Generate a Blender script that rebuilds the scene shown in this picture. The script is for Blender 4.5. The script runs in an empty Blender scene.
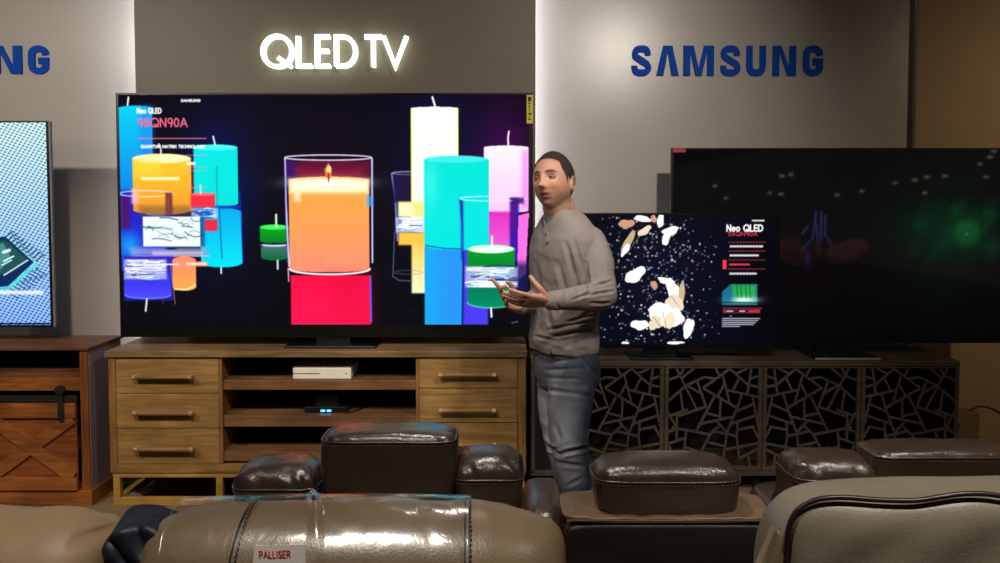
import bpy, bmesh, math, random
import numpy as np
from mathutils import Vector, Matrix, noise
from mathutils.geometry import tessellate_polygon
random.seed(7)
sc = bpy.context.scene
C = sc.collection
PI = math.pi

# ------------------------------------------------------------------ camera
F, PPY, PITCH, CH = 850.0, 240.0, math.radians(2.7), 1.556
cd = bpy.data.cameras.new('camera'); cam = bpy.data.objects.new('camera', cd); C.objects.link(cam)
cam.location = (0, 0, CH); cam.rotation_euler = (PI/2 - PITCH, 0, 0)
cd.sensor_width = 36; cd.lens = 36*F/1000; cd.shift_y = -(281.5-PPY)/1000; cd.clip_start = 0.02; cd.clip_end = 200
sc.camera = cam
sc.view_settings.view_transform = 'Standard'; sc.view_settings.look = 'None'
sc.view_settings.exposure = 0; sc.view_settings.gamma = 1; sc.view_settings.use_curve_mapping = False

def P(px, py, Y):
    """the point of the place at distance Y seen at pixel px, py of the photograph"""
    a = (px-500)/F; b = (PPY-py)/F
    dy = math.cos(PITCH) + b*math.sin(PITCH); dz = -math.sin(PITCH) + b*math.cos(PITCH)
    t = Y/dy
    return Vector((a*t, Y, CH + dz*t))
def PX(px, Y, py=300): return P(px, py, Y).x
def PZ(py, Y): return P(500, py, Y).z

# ------------------------------------------------------------------ objects
def tag(o, label, cat, group=None):
    o['label'] = label; o['category'] = cat
    if group: o['group'] = group
    return o
def empty(name, loc, label, cat, group=None, rz=0):
    o = bpy.data.objects.new(name, None); C.objects.link(o); o.location = loc; o.rotation_euler = (0, 0, rz)
    o.empty_display_size = 0.1
    return tag(o, label, cat, group)
def link(name, me, mat, parent=None, smooth=False, label=None):
    """mesh built in world coordinates; origin moved to the parent's base"""
    o = bpy.data.objects.new(name, me); C.objects.link(o)
    if mat is not None:
        for m in (mat if isinstance(mat, (list, tuple)) else [mat]): me.materials.append(m)
    if parent is not None:
        o.parent = parent
        off = Vector((0, 0, 0)); q = parent
        while q is not None: off += q.location; q = q.parent
        me.transform(Matrix.Translation(-off))
    else:
        co = [v.co for v in me.vertices]
        if co:
            b = Vector(((min(v.x for v in co)+max(v.x for v in co))/2, (min(v.y for v in co)+max(v.y for v in co))/2, min(v.z for v in co)))
            me.transform(Matrix.Translation(-b)); o.location = b
    if smooth:
        me.polygons.foreach_set('use_smooth', [True]*len(me.polygons))
    if label: o['label'] = label
    me.update()
    return o
def obj(name, bm, mat, parent=None, smooth=False, label=None):
    me = bpy.data.meshes.new(name); bmesh.ops.recalc_face_normals(bm, faces=bm.faces[:]); bm.to_mesh(me); bm.free()
    return link(name, me, mat, parent, smooth, label)
def struct(name, bm, mat, parent=None):
    o = obj(name, bm, mat, parent)
    if parent is None: o['kind'] = 'structure'
    return o

# ------------------------------------------------------------------ shapes
def B(): return bmesh.new()
def box(bm, x0, x1, y0, y1, z0, z1, bev=0, seg=2, mi=0):
    r = bmesh.ops.create_cube(bm, size=1)
    vs = r['verts']
    for v in vs:
        v.co = Vector(((x0+x1)/2 + v.co.x*(x1-x0), (y0+y1)/2 + v.co.y*(y1-y0), (z0+z1)/2 + v.co.z*(z1-z0)))
    es = list({e for v in vs for e in v.link_edges})
    if bev > 0:
        r = bmesh.ops.bevel(bm, geom=es, offset=bev, segments=seg, affect='EDGES', profile=0.6)
    return bm
def obar(bm, p, q, w, d, up=(0, 1, 0), ext=0.0):
    """rectangular bar from p to q; w across, d along up"""
    p = Vector(p); q = Vector(q); t = (q-p).normalized(); p = p - t*ext; q = q + t*ext
    u = Vector(up); s = t.cross(u).normalized(); u = s.cross(t).normalized()
    vs = []
    for c in (p, q):
        for a, b in ((-1, -1), (1, -1), (1, 1), (-1, 1)):
            vs.append(bm.verts.new(c + s*a*w/2 + u*b*d/2))
    for f in ((0, 3, 2, 1), (4, 5, 6, 7), (0, 1, 5, 4), (1, 2, 6, 5), (2, 3, 7, 6), (3, 0, 4, 7)):
        bm.faces.new([vs[i] for i in f])
def tube(bm, pts, r, n=10, caps=True):
    pts = [Vector(p) for p in pts]
    rs = r if isinstance(r, (list, tuple)) else [r]*len(pts)
    ref = None; rings = []
    for i, p in enumerate(pts):
        t = (pts[min(i+1, len(pts)-1)] - pts[max(i-1, 0)]).normalized()
        if ref is None:
            ref = Vector((0, 0, 1)) if abs(t.z) < .9 else Vector((1, 0, 0))
        s = t.cross(ref).normalized(); u = s.cross(t).normalized(); ref = u
        rings.append([bm.verts.new(p + (s*math.cos(2*PI*k/n) + u*math.sin(2*PI*k/n))*rs[i]) for k in range(n)])
    for a, b in zip(rings, rings[1:]):
        for k in range(n): bm.faces.new((a[k], a[(k+1) % n], b[(k+1) % n], b[k]))
    if caps:
        bm.faces.new(rings[0][::-1]); bm.faces.new(rings[-1])
def loft(bm, secs, n=32, e=2.0):
    """secs: (centre, axis_a, axis_b) vectors with lengths = half sizes; closed ends"""
    rings = []
    for c, a, b in secs:
        c = Vector(c); a = Vector(a); b = Vector(b); r = []
        for k in range(n):
            t = 2*PI*k/n; ct, st = math.cos(t), math.sin(t)
            r.append(bm.verts.new(c + a*math.copysign(abs(ct)**(2/e), ct) + b*math.copysign(abs(st)**(2/e), st)))
        rings.append(r)
    for a, b in zip(rings, rings[1:]):
        for k in range(n): bm.faces.new((a[k], a[(k+1) % n], b[(k+1) % n], b[k]))
    bm.faces.new(rings[0][::-1]); bm.faces.new(rings[-1])
def ellipsoid(bm, c, r, nu=24, nv=14, rot=None):
    c = Vector(c); res = bmesh.ops.create_uvsphere(bm, u_segments=nu, v_segments=nv, radius=1)
    for v in res['verts']:
        p = Vector((v.co.x*r[0], v.co.y*r[1], v.co.z*r[2]))
        if rot is not None: p = rot @ p
        v.co = c + p
def catmull(pts, n=6, closed=False):
    pts = [Vector(p) for p in pts]; out = []; N = len(pts)
    rng = range(N if closed else N-1)
    for i in rng:
        g = (lambda k: pts[k % N]) if closed else (lambda k: pts[max(0, min(N-1, k))])
        p0, p1, p2, p3 = g(i-1), g(i), g(i+1), g(i+2)
        for k in range(n):
            t = k/n
            out.append(0.5*((2*p1) + (p2-p0)*t + (2*p0-5*p1+4*p2-p3)*t*t + (3*p1-p0-3*p2+p3)*t**3))
    if not closed: out.append(pts[-1])
    return out
def superbox(c, h, n=5.0, res=14, mod=None):
    """soft cushion: rounded box with half sizes h around c"""
    bm = B(); c = Vector(c)
    bmesh.ops.create_cube(bm, size=2)
    bmesh.ops.subdivide_edges(bm, edges=bm.edges[:], cuts=res, use_grid_fill=True)
    for v in bm.verts:
        p = v.co.copy()
        p = Vector([math.copysign(math.sin(abs(t)*PI/2)**0.8 if abs(t) < 1 else 1, t) for t in p])
        s = (abs(p.x)**n + abs(p.y)**n + abs(p.z)**n)**(1/n)
        p = p/s
        if mod: p = mod(p)
        v.co = c + Vector((p.x*h[0], p.y*h[1], p.z*h[2]))
    return bm
def remesh(bm, voxel, smooth=5, name='tmp'):
    me = bpy.data.meshes.new(name); bmesh.ops.recalc_face_normals(bm, faces=bm.faces[:]); bm.to_mesh(me); bm.free()
    o = bpy.data.objects.new(name, me); C.objects.link(o)
    m = o.modifiers.new('r', 'REMESH'); m.mode = 'VOXEL'; m.voxel_size = voxel
    if smooth:
        s = o.modifiers.new('s', 'SMOOTH'); s.factor = 0.5; s.iterations = smooth
    bpy.context.view_layer.update()
    dg = bpy.context.evaluated_depsgraph_get()
    out = bpy.data.meshes.new_from_object(o.evaluated_get(dg))
    bpy.data.objects.remove(o); bpy.data.meshes.remove(me)
    return out

# ------------------------------------------------------------------ materials
def srgb(c):
    c = [x/255 for x in c[:3]]
    return tuple((x/12.92 if x <= .04045 else ((x+.055)/1.055)**2.4) for x in c)+(1,)
class NT:
    def __init__(s, name):
        s.m = bpy.data.materials.new(name); s.m.use_nodes = True; s.t = s.m.node_tree; s.t.nodes.clear()
        s.out = s.n('ShaderNodeOutputMaterial'); s.b = s.n('ShaderNodeBsdfPrincipled'); s.l(s.b.outputs[0], s.out.inputs[0])
    def n(s, ty, **kw):
        q = s.t.nodes.new(ty)
        for k, v in kw.items():
            if k in q.inputs: q.inputs[k].default_value = v
            else: setattr(q, k, v)
        return q
    def l(s, a, b): s.t.links.new(a, b)
    def ramp(s, fac, stops):
        r = s.n('ShaderNodeValToRGB'); el = r.color_ramp.elements
        while len(el) < len(stops): el.new(.5)
        for e, (p, c) in zip(el, stops): e.position = p; e.color = c
        s.l(fac, r.inputs[0]); return r
    def bump(s, h, strength, dist=.01):
        b = s.n('ShaderNodeBump'); b.inputs['Strength'].default_value = strength; b.inputs['Distance'].default_value = dist
        s.l(h, b.inputs['Height']); s.l(b.outputs[0], s.b.inputs['Normal']); return b
    def coord(s, scale=(1, 1, 1), kind='Object'):
        t = s.n('ShaderNodeTexCoord'); m = s.n('ShaderNodeMapping'); m.inputs['Scale'].default_value = scale
        s.l(t.outputs[kind], m.inputs[0]); return m.outputs[0]
def plain(name, col, rough=.5, metal=0, spec=.5, var=.08, scale=30, bump=0):
    N = NT(name); c = srgb(col)
    nz = N.n('ShaderNodeTexNoise', Scale=scale); nz.inputs['Detail'].default_value = 4; N.l(N.coord(), nz.inputs['Vector'])
    lo = tuple(x*(1-var) for x in c[:3])+(1,); hi = tuple(min(1, x*(1+var)) for x in c[:3])+(1,)
    r = N.ramp(nz.outputs[0], [(.3, lo), (.7, hi)]); N.l(r.outputs[0], N.b.inputs['Base Color'])
    N.b.inputs['Roughness'].default_value = rough; N.b.inputs['Metallic'].default_value = metal
    N.b.inputs['Specular IOR Level'].default_value = spec
    if bump: N.bump(nz.outputs[0], bump)
    return N.m
def wood(name, c1, c2, axis='x', rough=.5, sc_=1.0, knots=True):
    N = NT(name)
    s = {'x': (1.2, 14, 14), 'y': (14, 1.2, 14), 'z': (14, 14, 1.2)}[axis]
    v = N.coord(tuple(k*sc_ for k in s))
    nz = N.n('ShaderNodeTexNoise', Scale=2.2); nz.inputs['Detail'].default_value = 8; nz.inputs['Distortion'].default_value = 1.2; N.l(v, nz.inputs['Vector'])
    n2 = N.n('ShaderNodeTexNoise', Scale=3.0); n2.inputs['Detail'].default_value = 3; N.l(N.coord((1, 1, 1)), n2.inputs['Vector'])
    a = N.ramp(nz.outputs[0], [(.32, srgb(c1)), (.68, srgb(c2))])
    b = N.ramp(n2.outputs[0], [(.35, (.62, .62, .62, 1)), (.65, (1.15, 1.15, 1.15, 1))])
    mx = N.n('ShaderNodeMix', data_type='RGBA', blend_type='MULTIPLY'); mx.inputs[0].default_value = 1
    N.l(a.outputs[0], mx.inputs[6]); N.l(b.outputs[0], mx.inputs[7]); N.l(mx.outputs[2], N.b.inputs['Base Color'])
    N.b.inputs['Roughness'].default_value = rough
    N.bump(nz.outputs[0], .25, .004)
    return N.m
def leather(name, col, rough=.38, var=.2, bump=.25, spec=.5, coat=0.0):
    N = NT(name); c = srgb(col)
    v = N.n('ShaderNodeTexVoronoi', Scale=220); N.l(N.coord(), v.inputs['Vector'])
    nz = N.n('ShaderNodeTexNoise', Scale=7); nz.inputs['Detail'].default_value = 6; N.l(N.coord(), nz.inputs['Vector'])
    lo = tuple(x*(1-var) for x in c[:3])+(1,); hi = tuple(min(1, x*(1+var)) for x in c[:3])+(1,)
    r = N.ramp(nz.outputs[0], [(.3, lo), (.7, hi)]); N.l(r.outputs[0], N.b.inputs['Base Color'])
    ad = N.n('ShaderNodeMath', operation='MULTIPLY_ADD'); ad.inputs[1].default_value = .12
    N.l(v.outputs[0], ad.inputs[0]); N.l(nz.outputs[0], ad.inputs[2])
    N.bump(ad.outputs[0], bump, .012)
    N.b.inputs['Roughness'].default_value = rough; N.b.inputs['Specular IOR Level'].default_value = spec
    N.b.inputs['Coat Weight'].default_value = coat; N.b.inputs['Coat Roughness'].default_value = .25
    return N.m
def emit(name, col, strength):
    N = NT(name); N.b.inputs['Base Color'].default_value = (.02, .02, .02, 1)
    N.b.inputs['Emission Color'].default_value = srgb(col); N.b.inputs['Emission Strength'].default_value = strength
    return N.m
def vcol(name, rough=.5, spec=.3, bump=0, bscale=400, sub=0):
    N = NT(name); a = N.n('ShaderNodeAttribute'); a.attribute_name = 'col'
    N.l(a.outputs['Color'], N.b.inputs['Base Color']); N.b.inputs['Roughness'].default_value = rough; N.b.inputs['Specular IOR Level'].default_value = spec
    if bump:
        nz = N.n('ShaderNodeTexNoise', Scale=bscale); N.l(N.coord(), nz.inputs['Vector']); N.bump(nz.outputs[0], bump, .003)
    if sub:
        N.b.inputs['Subsurface Weight'].default_value = sub; N.b.inputs['Subsurface Radius'].default_value = (.012, .005, .003)
    return N.m
def screen_mat(name, gloss=.06, strength=1.0, spec=.12):
    N = NT(name); a = N.n('ShaderNodeAttribute'); a.attribute_name = 'col'
    N.b.inputs['Base Color'].default_value = (.004, .004, .005, 1)
    N.l(a.outputs['Color'], N.b.inputs['Emission Color']); N.b.inputs['Emission Strength'].default_value = strength
    N.b.inputs['Roughness'].default_value = gloss; N.b.inputs['Specular IOR Level'].default_value = spec
    return N.m

# ------------------------------------------------------------------ stroke letters
def arc(cx, cy, rx, ry, a0, a1, n=14):
    return [(cx+rx*math.cos(math.radians(a0+(a1-a0)*i/n)), cy+ry*math.sin(math.radians(a0+(a1-a0)*i/n))) for i in range(n+1)]
FONT = {  # (width, strokes) in a box of height 1
 'Q': (1.0, [arc(.5, .5, .48, .5, 0, 360, 28), [(.52, .3), (.95, 0)]]),
 'L': (.55, [[(.03, 1), (.03, .02), (.52, .02)]]),
 'E': (.58, [[(.55, .98), (.03, .98), (.03, .02), (.55, .02)], [(.03, .51), (.5, .51)]]),
 'D': (.8, [[(.03, .02), (.03, .98)] + [(.03, .98), (.28, .98)] + arc(.28, .5, .48, .48, 90, -90) + [(.03, .02)]]),
 'T': (.66, [[(0, .98), (.66, .98)], [(.33, .98), (.33, 0)]]),
 'V': (.8, [[(0, 1), (.4, .02), (.8, 1)]]),
 'N': (.75, [[(.03, 0), (.03, 1), (.7, 0), (.7, 1)]]),
 'e': (.6, [[(.05, .35), (.55, .35)] + arc(.3, .33, .26, .31, 10, 315)]),
 'o': (.62, [arc(.3, .33, .28, .31, 0, 360)]),
 '9': (.6, [arc(.3, .7, .27, .29, 0, 360) + [(.56, .45), (.4, 0)]]),
 '8': (.6, [arc(.3, .74, .23, .24, -90, 270), arc(.3, .26, .28, .25, 90, 450)]),
 '5': (.6, [[(.52, .98), (.12, .98), (.08, .56)] + arc(.28, .32, .27, .31, 120, -150)]),
 '0': (.62, [arc(.3, .5, .27, .49, 0, 360)]),
 'A': (.8, [[(0, 0), (.4, 1), (.8, 0)], [(.16, .33), (.64, .33)]]),
 'S': (.6, [[(.52, .84), (.4, .97), (.2, .97), (.07, .84), (.1, .66), (.3, .53), (.5, .4), (.56, .2), (.42, .04), (.2, .03), (.05, .16)]]),
 'M': (.9, [[(.03, 0), (.03, 1), (.45, .25), (.87, 1), (.87, 0)]]),
 'U': (.7, [[(.03, 1), (.03, .3)] + arc(.34, .32, .31, .3, 180, 360) + [(.65, 1)]]),
 'G': (.8, [arc(.42, .5, .4, .49, 45, 360) + [(.45, .5)]]),
 'P': (.6, [[(.03, 0), (.03, .98), (.3, .98)] + arc(.3, .73, .25, .25, 90, -90) + [(.03, .48)]]),
 'I': (.12, [[(.06, 0), (.06, 1)]]),
 'R': (.62, [[(.03, 0), (.03, .98), (.3, .98)] + arc(.3, .73, .25, .25, 90, -90) + [(.03, .48)], [(.3, .48), (.58, 0)]]),
 'X': (.7, [[(0, 0), (.7, 1)], [(0, 1), (.7, 0)]]),
 'C': (.75, [arc(.42, .5, .4, .49, 45, 315)]),
 'H': (.7, [[(.03, 0), (.03, 1)], [(.65, 0), (.65, 1)], [(.03, .5), (.65, .5)]]),
 'O': (.9, [arc(.45, .5, .43, .49, 0, 360)]),
 'Y': (.7, [[(0, 1), (.35, .5), (.7, 1)], [(.35, .5), (.35, 0)]]),
 'K': (.65, [[(.03, 0), (.03, 1)], [(.6, 1), (.05, .45)], [(.2, .6), (.62, 0)]]),
 ' ': (.35, []),
}
def strip(bm, pts, w, o, ax, ay, nrm, depth):
    """thick stroke with mitred joints in the plane o + ax*x + ay*y, extruded by depth along nrm"""
    P2 = [Vector((p[0], p[1])) for p in pts]
    Q2 = [P2[0]]
    for p in P2[1:]:
        if (p-Q2[-1]).length > 1e-5: Q2.append(p)
    L, R = [], []
    for i, p in enumerate(Q2):
        a = (p-Q2[i-1]).normalized() if i else None; b = (Q2[i+1]-p).normalized() if i < len(Q2)-1 else None
        if a is None: a = b
        if b is None: b = a
        t = a+b
        t = t.normalized() if t.length > 1e-4 else a
        n = Vector((-t.y, t.x)); k = max(.45, n.dot(Vector((-a.y, a.x))))
        L.append(p+n*w/2/k); R.append(p-n*w/2/k)
    def W(p, d): return o + ax*p.x + ay*p.y + nrm*d
    for i in range(len(Q2)-1):
        q = [L[i], L[i+1], R[i+1], R[i]]
        f = [bm.verts.new(W(p, depth)) for p in q]; g = [bm.verts.new(W(p, 0)) for p in q]
        bm.faces.new(f); bm.faces.new(g[::-1])
        for k in range(4): bm.faces.new((f[k], g[k], g[(k+1) % 4], f[(k+1) % 4]))
def polyx(bm, pts, o, ax, ay, nrm, depth):
    tris = tessellate_polygon([[Vector((p[0], p[1], 0)) for p in pts]])
    f = [bm.verts.new(o + ax*p[0] + ay*p[1] + nrm*depth) for p in pts]
    g = [bm.verts.new(o + ax*p[0] + ay*p[1]) for p in pts]
    for t in tris:
        bm.faces.new([f[i] for i in t]); bm.faces.new([g[i] for i in t][::-1])
    n = len(pts)
    for k in range(n): bm.faces.new((f[k], g[k], g[(k+1) % n], f[(k+1) % n]))

# ------------------------------------------------------------------ what the televisions show
class Canvas:
    """a picture in the photograph's pixel frame, shown by one television's emissive screen"""
    def __init__(s, x0, y0, x1, y1, S=2, bg=(6, 5, 14)):
        s.x0, s.y0, s.x1, s.y1, s.S = x0, y0, x1, y1, S
        s.W, s.H = int(round((x1-x0)*S)), int(round((y1-y0)*S))
        s.a = np.zeros((s.H, s.W, 3)); s.a[:] = np.array(bg)/255
        s.X = x0 + (np.arange(s.W)+.5)/S; s.Y = y0 + (np.arange(s.H)+.5)/S
        s.GX, s.GY = np.meshgrid(s.X, s.Y)
    def put(s, m, col, al=1.0):
        col = np.array(col, dtype=float)/255
        m = np.clip(m, 0, 1)[..., None]*al
        s.a = s.a*(1-m) + col*m
    def grad(s, c0, c1, t):
        t = np.clip(t, 0, 1)[..., None]
        return np.array(c0)*(1-t) + np.array(c1)*t
    def rect(s, x0, y0, x1, y1, col, al=1, soft=.5, c2=None, dirn='y'):
        d = np.maximum(np.maximum(x0-s.GX, s.GX-x1), np.maximum(y0-s.GY, s.GY-y1))
        m = np.clip(.5-d/soft, 0, 1)
        if c2 is not None:
            t = (s.GY-y0)/(y1-y0) if dirn == 'y' else (s.GX-x0)/(x1-x0)
            col = s.grad(col, c2, t)
        s.put(m, col, al)
    def ell(s, cx, cy, rx, ry, col, al=1, soft=.5, half=0):
        q = np.sqrt(((s.GX-cx)/rx)**2 + ((s.GY-cy)/ry)**2)
        m = np.clip(.5-(q-1)*min(rx, ry)/soft, 0, 1)
        if half > 0: m = m*(s.GY >= cy)
        if half < 0: m = m*(s.GY <= cy)
        s.put(m, col, al)
    def ring(s, cx, cy, rx, ry, w, col, al=1, lo=0, hi=360):
        s.line([(cx+rx*math.cos(math.radians(t)), cy+ry*math.sin(math.radians(t))) for t in range(lo, hi+1, 12)], w, col, al)
    def cyl(s, x0, y0, x1, y1, ry, col, c2=None, al=1, dirn='y'):
        """upright candle body with rounded top and bottom"""
        rx = (x1-x0)/2; cx = (x0+x1)/2
        h = ry*np.sqrt(np.clip(1-((s.GX-cx)/rx)**2, 0, 1))
        m = ((s.GX >= x0) & (s.GX <= x1) & (s.GY >= y0+ry-h) & (s.GY <= y1-ry+h)).astype(float)
        if c2 is not None:
            t = (s.GY-y0)/(y1-y0) if dirn == 'y' else (s.GX-x0)/(x1-x0)
            col = s.grad(col, c2, t)
        s.put(m, col, al)
    def line(s, pts, w, col, al=1):
        d = np.full(s.GX.shape, 1e9)
        for (ax, ay), (bx, by) in zip(pts, pts[1:]):
            L2 = (bx-ax)**2+(by-ay)**2+1e-9
            t = np.clip(((s.GX-ax)*(bx-ax)+(s.GY-ay)*(by-ay))/L2, 0, 1)
            d = np.minimum(d, np.hypot(s.GX-ax-t*(bx-ax), s.GY-ay-t*(by-ay)))
        s.put(np.clip((w/2-d)*s.S*.8+.5, 0, 1), col, al)
    def poly(s, pts, col, al=1):
        m = np.zeros(s.GX.shape, bool); n = len(pts)
        for i in range(n):
            (ax, ay), (bx, by) = pts[i], pts[(i+1) % n]
            if ay == by: continue
            c = ((ay > s.GY) != (by > s.GY)) & (s.GX < (bx-ax)*(s.GY-ay)/(by-ay)+ax)
            m ^= c
        s.put(m.astype(float), col, al)
    def blob(s, cx, cy, rx, ry, rot, col, al=1, seed=0, jag=.18):
        rnd = random.Random(seed); ph = [rnd.uniform(0, 6.28) for _ in range(4)]
        pts = []
        for k in range(28):
            t = 2*PI*k/28; r = 1+jag*(math.sin(2*t+ph[0])*.5+math.sin(3*t+ph[1])*.5+math.sin(5*t+ph[2])*.35)
            x, y = rx*r*math.cos(t), ry*r*math.sin(t)
            pts.append((cx+x*math.cos(rot)-y*math.sin(rot), cy+x*math.sin(rot)+y*math.cos(rot)))
        s.poly(pts, col, al)
    def glow(s, cx, cy, rx, ry, col, al):
        s.put(np.exp(-((s.GX-cx)/rx)**2-((s.GY-cy)/ry)**2), col, al)
    def text(s, t, x, y1, h, width, col, w=.9, al=1):
        """baseline at y1, letter height h, whole line squeezed into width"""
        tot = sum(FONT[c][0]+.2 for c in t)-.2; k = width/tot; cx = x
        for c in t:
            fw, st = FONT[c]
            for p in st: s.line([(cx+a*k, y1-b*h) for a, b in p], w, col, al)
            cx += (fw+.2)*k
    def blur(s, n=1):
        for _ in range(n):
            a = s.a
            a = (np.concatenate([a[:1], a[:-1]]) + 2*a + np.concatenate([a[1:], a[-1:]]))/4
            a = (np.concatenate([a[:, :1], a[:, :-1]], 1) + 2*a + np.concatenate([a[:, 1:], a[:, -1:]], 1))/4
            s.a = a
    def mesh(s, name, Y, X0, X1, Z0, Z1, tol=.02):
        """quadtree of coloured quads over the rectangle X0..X1, Z0..Z1 at distance Y"""
        N = 1
        while N < max(s.W, s.H): N *= 2
        yy = np.clip(np.arange(N+1), 0, s.H-1); xx = np.clip(np.arange(N+1), 0, s.W-1)
        A = s.a
        lin = np.where(A <= .04045, A/12.92, ((np.clip(A, 0, None)+.055)/1.055)**2.4)
        G = A[np.ix_(yy, xx)]; GL = lin[np.ix_(yy, xx)]
        verts = []; cols = []; faces = []; ids = {}
        st = [(0, 0, N)]
        while st:
            i, j, n = st.pop()
            if i >= s.H or j >= s.W: continue
            if n > 1:
                i1, j1 = min(i+n, s.H), min(j+n, s.W)
                blk = G[i:i+n+1, j:j+n+1]
                c = (blk[0, 0], blk[0, -1], blk[-1, -1], blk[-1, 0])
                ok = False
                if n <= 64 and i+n <= s.H and j+n <= s.W:
                    t = np.linspace(0, 1, n+1)
                    bl = (c[0][None, None]*(1-t)[:, None, None]*(1-t)[None, :, None] + c[1][None, None]*(1-t)[:, None, None]*t[None, :, None]
                          + c[3][None, None]*t[:, None, None]*(1-t)[None, :, None] + c[2][None, None]*t[:, None, None]*t[None, :, None])
                    ok = np.abs(bl-blk).max() < tol
                if not ok:
                    h = n//2
                    st += [(i, j, h), (i, j+h, h), (i+h, j, h), (i+h, j+h, h)]
                    continue
            q = []
            for (a, b) in ((i+n, j), (i+n, j+n), (i, j+n), (i, j)):
                k = ids.get((a, b))
                if k is None:
                    k = ids[(a, b)] = len(verts)
                    verts.append((X0+(X1-X0)*min(b, s.W)/s.W, Y, Z1+(Z0-Z1)*min(a, s.H)/s.H)); cols.append(GL[a, b])
                q.append(k)
            faces.append(q)
        me = bpy.data.meshes.new(name)
        me.from_pydata(verts, [], faces)
        at = me.color_attributes.new('col', 'FLOAT_COLOR', 'POINT')
        cc = np.ones((len(cols), 4)); cc[:, :3] = np.array(cols)
        at.data.foreach_set('color', cc.ravel())
        return me
# ================================================================== the room
YW = 5.05
M = {}
def wallmat(name, col, rough, spec=.5):
    return plain(name, col, rough, spec=spec, var=.03, scale=3)
M['wall'] = wallmat('satin_wall', (186, 178, 166), .30, .5)
M['panel'] = wallmat('grey_panel', (114, 103, 88), .5, .4)
M['brown_wall'] = wallmat('tan_wall', (178, 146, 106), .7)
M['ceil'] = plain('ceiling_paint', (90, 86, 80), .9)
M['floor'] = plain('carpet', (120, 100, 72), .95, var=.2, scale=60, bump=.3)
M['white_trim'] = plain('white_trim', (190, 188, 185), .5)
M['led'] = emit('led_light', (226, 230, 255), 18.0)
bm = B(); box(bm, -7, 9, -34, 5.3, -.1, 0); struct('floor', bm, M['floor'])
bm = B(); box(bm, -7, 9, -34, 5.3, 3.25, 3.35); struct('ceiling', bm, M['ceil'])
xr = PX(917, YW-.04, 60)
bm = B(); box(bm, -7, xr+.02, YW, YW+.15, 0, 3.25); struct('wall_back', bm, M['wall'])
bm = B(); box(bm, xr, 9, YW-.04, YW+.15, 0, 3.25); struct('wall_right', bm, M['brown_wall'])
bm = B(); box(bm, -7.1, -7, -34, 5.3, 0, 3.25); struct('wall_left', bm, M['brown_wall'])
bm = B(); box(bm, -7, PX(134, YW), YW-.015, YW, 0, .09, .004); struct('baseboard_back', bm, M['white_trim'])
# dark feature panel behind the big television, LED strips hidden behind its two upright edges
xl, xrp = PX(135, 4.9, 60), PX(535.5, 4.9, 60)
bm = B(); box(bm, xl, xrp, 4.9, 4.94, 0, 3.25, .002); panel = struct('wall_panel', bm, M['panel'])
bm = B(); box(bm, xl+.10, xrp-.10, 4.94, YW, 0, 3.25)
q = obj('panel_frame', bm, M['ceil']); q['kind'] = 'structure'; q.name = 'trim_1'
for x0, x1 in ((xl+.035, xl+.05), (xrp-.05, xrp-.035)):
    bm = B(); box(bm, x0, x1, 4.955, 4.975, .45 if x0 < -1 else .88, 3.2)
    o = obj('led_strip', bm, M['led']); tag(o, 'white LED strip glowing behind the %s edge of the dark feature panel' % ('left' if x0 < -1 else 'right'), 'led strip', 'LED strips behind the dark panel')

# ------------------------------------------------------------------ writing on the walls
M['blue'] = plain('sign_blue', (4, 74, 178), .6, spec=.12, var=.04)
M['lit'] = emit('sign_white', (250, 255, 248), 2.2)
M['lit_side'] = emit('sign_glow', (235, 255, 235), 3.0)
def cm(p): return [tuple(v)[:2] for v in catmull([(a, b, 0) for a, b in p], 5)]
BOLD = {
 'S': ('s', .80, [(.64, .67), (.63, .79), (.54, .88), (.38, .9), (.22, .87), (.14, .76), (.17, .64), (.32, .55), (.48, .46), (.62, .37), (.665, .24), (.57, .13), (.4, .1), (.23, .12), (.14, .2), (.13, .34)]),
 'A': ('p', .80, [(0, 0), (.24, 1), (.56, 1), (.80, 0), (.545, 0), (.40, .80), (.255, 0)]),
 'M': ('p', 1.03, [(0, 0), (0, 1), (.34, 1), (.515, .25), (.69, 1), (1.03, 1), (1.03, 0), (.80, 0), (.80, .8), (.62, 0), (.41, 0), (.23, .8), (.23, 0)]),
 'U': ('s', .72, [(.12, 1), (.12, .34), (.145, .2), (.22, .12), (.36, .1), (.5, .12), (.575, .2), (.60, .34), (.60, 1)]),
 'N': ('p', .80, [(0, 0), (0, 1), (.29, 1), (.57, .25), (.57, 1), (.80, 1), (.80, 0), (.51, 0), (.23, .78), (.23, 0)]),
 'G': ('s', .74, [(.61, .67), (.58, .79), (.48, .88), (.36, .9), (.23, .87), (.14, .76), (.125, .5), (.14, .24), (.23, .13), (.36, .1), (.5, .13), (.6, .24), (.61, .47), (.36, .47)]),
}
def bold_sign(word, xs, y0, y1, label, cat='sign'):
    Yp = YW-.001
    a = P(xs[0][0], y1, Yp)
    e = empty('wall_sign', (a.x, Yp, a.z), label, cat)
    for ch, (x0, x1) in zip(word, xs):
        kind, w, pts = BOLD[ch]
        o = P(x0, y1, Yp); top = P(x0, y0, Yp); right = P(x1, y1, Yp)
        h = (top.z-o.z); sx = (right.x-o.x)/w
        bm = B()
        if kind == 'p': polyx(bm, pts, o, Vector((sx, 0, 0)), Vector((0, 0, h)), Vector((0, -1, 0)), .012)
        else:
            if ch == 'S': pts = cm(pts)
            elif ch == 'G': pts = cm(pts[:12]) + pts[12:]
            strip(bm, pts, .225, o, Vector((sx, 0, 0)), Vector((0, 0, h)), Vector((0, -1, 0)), .012)
        obj('letter', bm, M['blue'], e)
bold_sign('SAMSUNG', [(631, 651.5), (656, 678.5), (683, 713.5), (719.5, 740.5), (745.5, 765.5), (772, 795.5), (802, 823)], 46, 76,
          'blue SAMSUNG lettering on the pale wall right of the dark panel')
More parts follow.
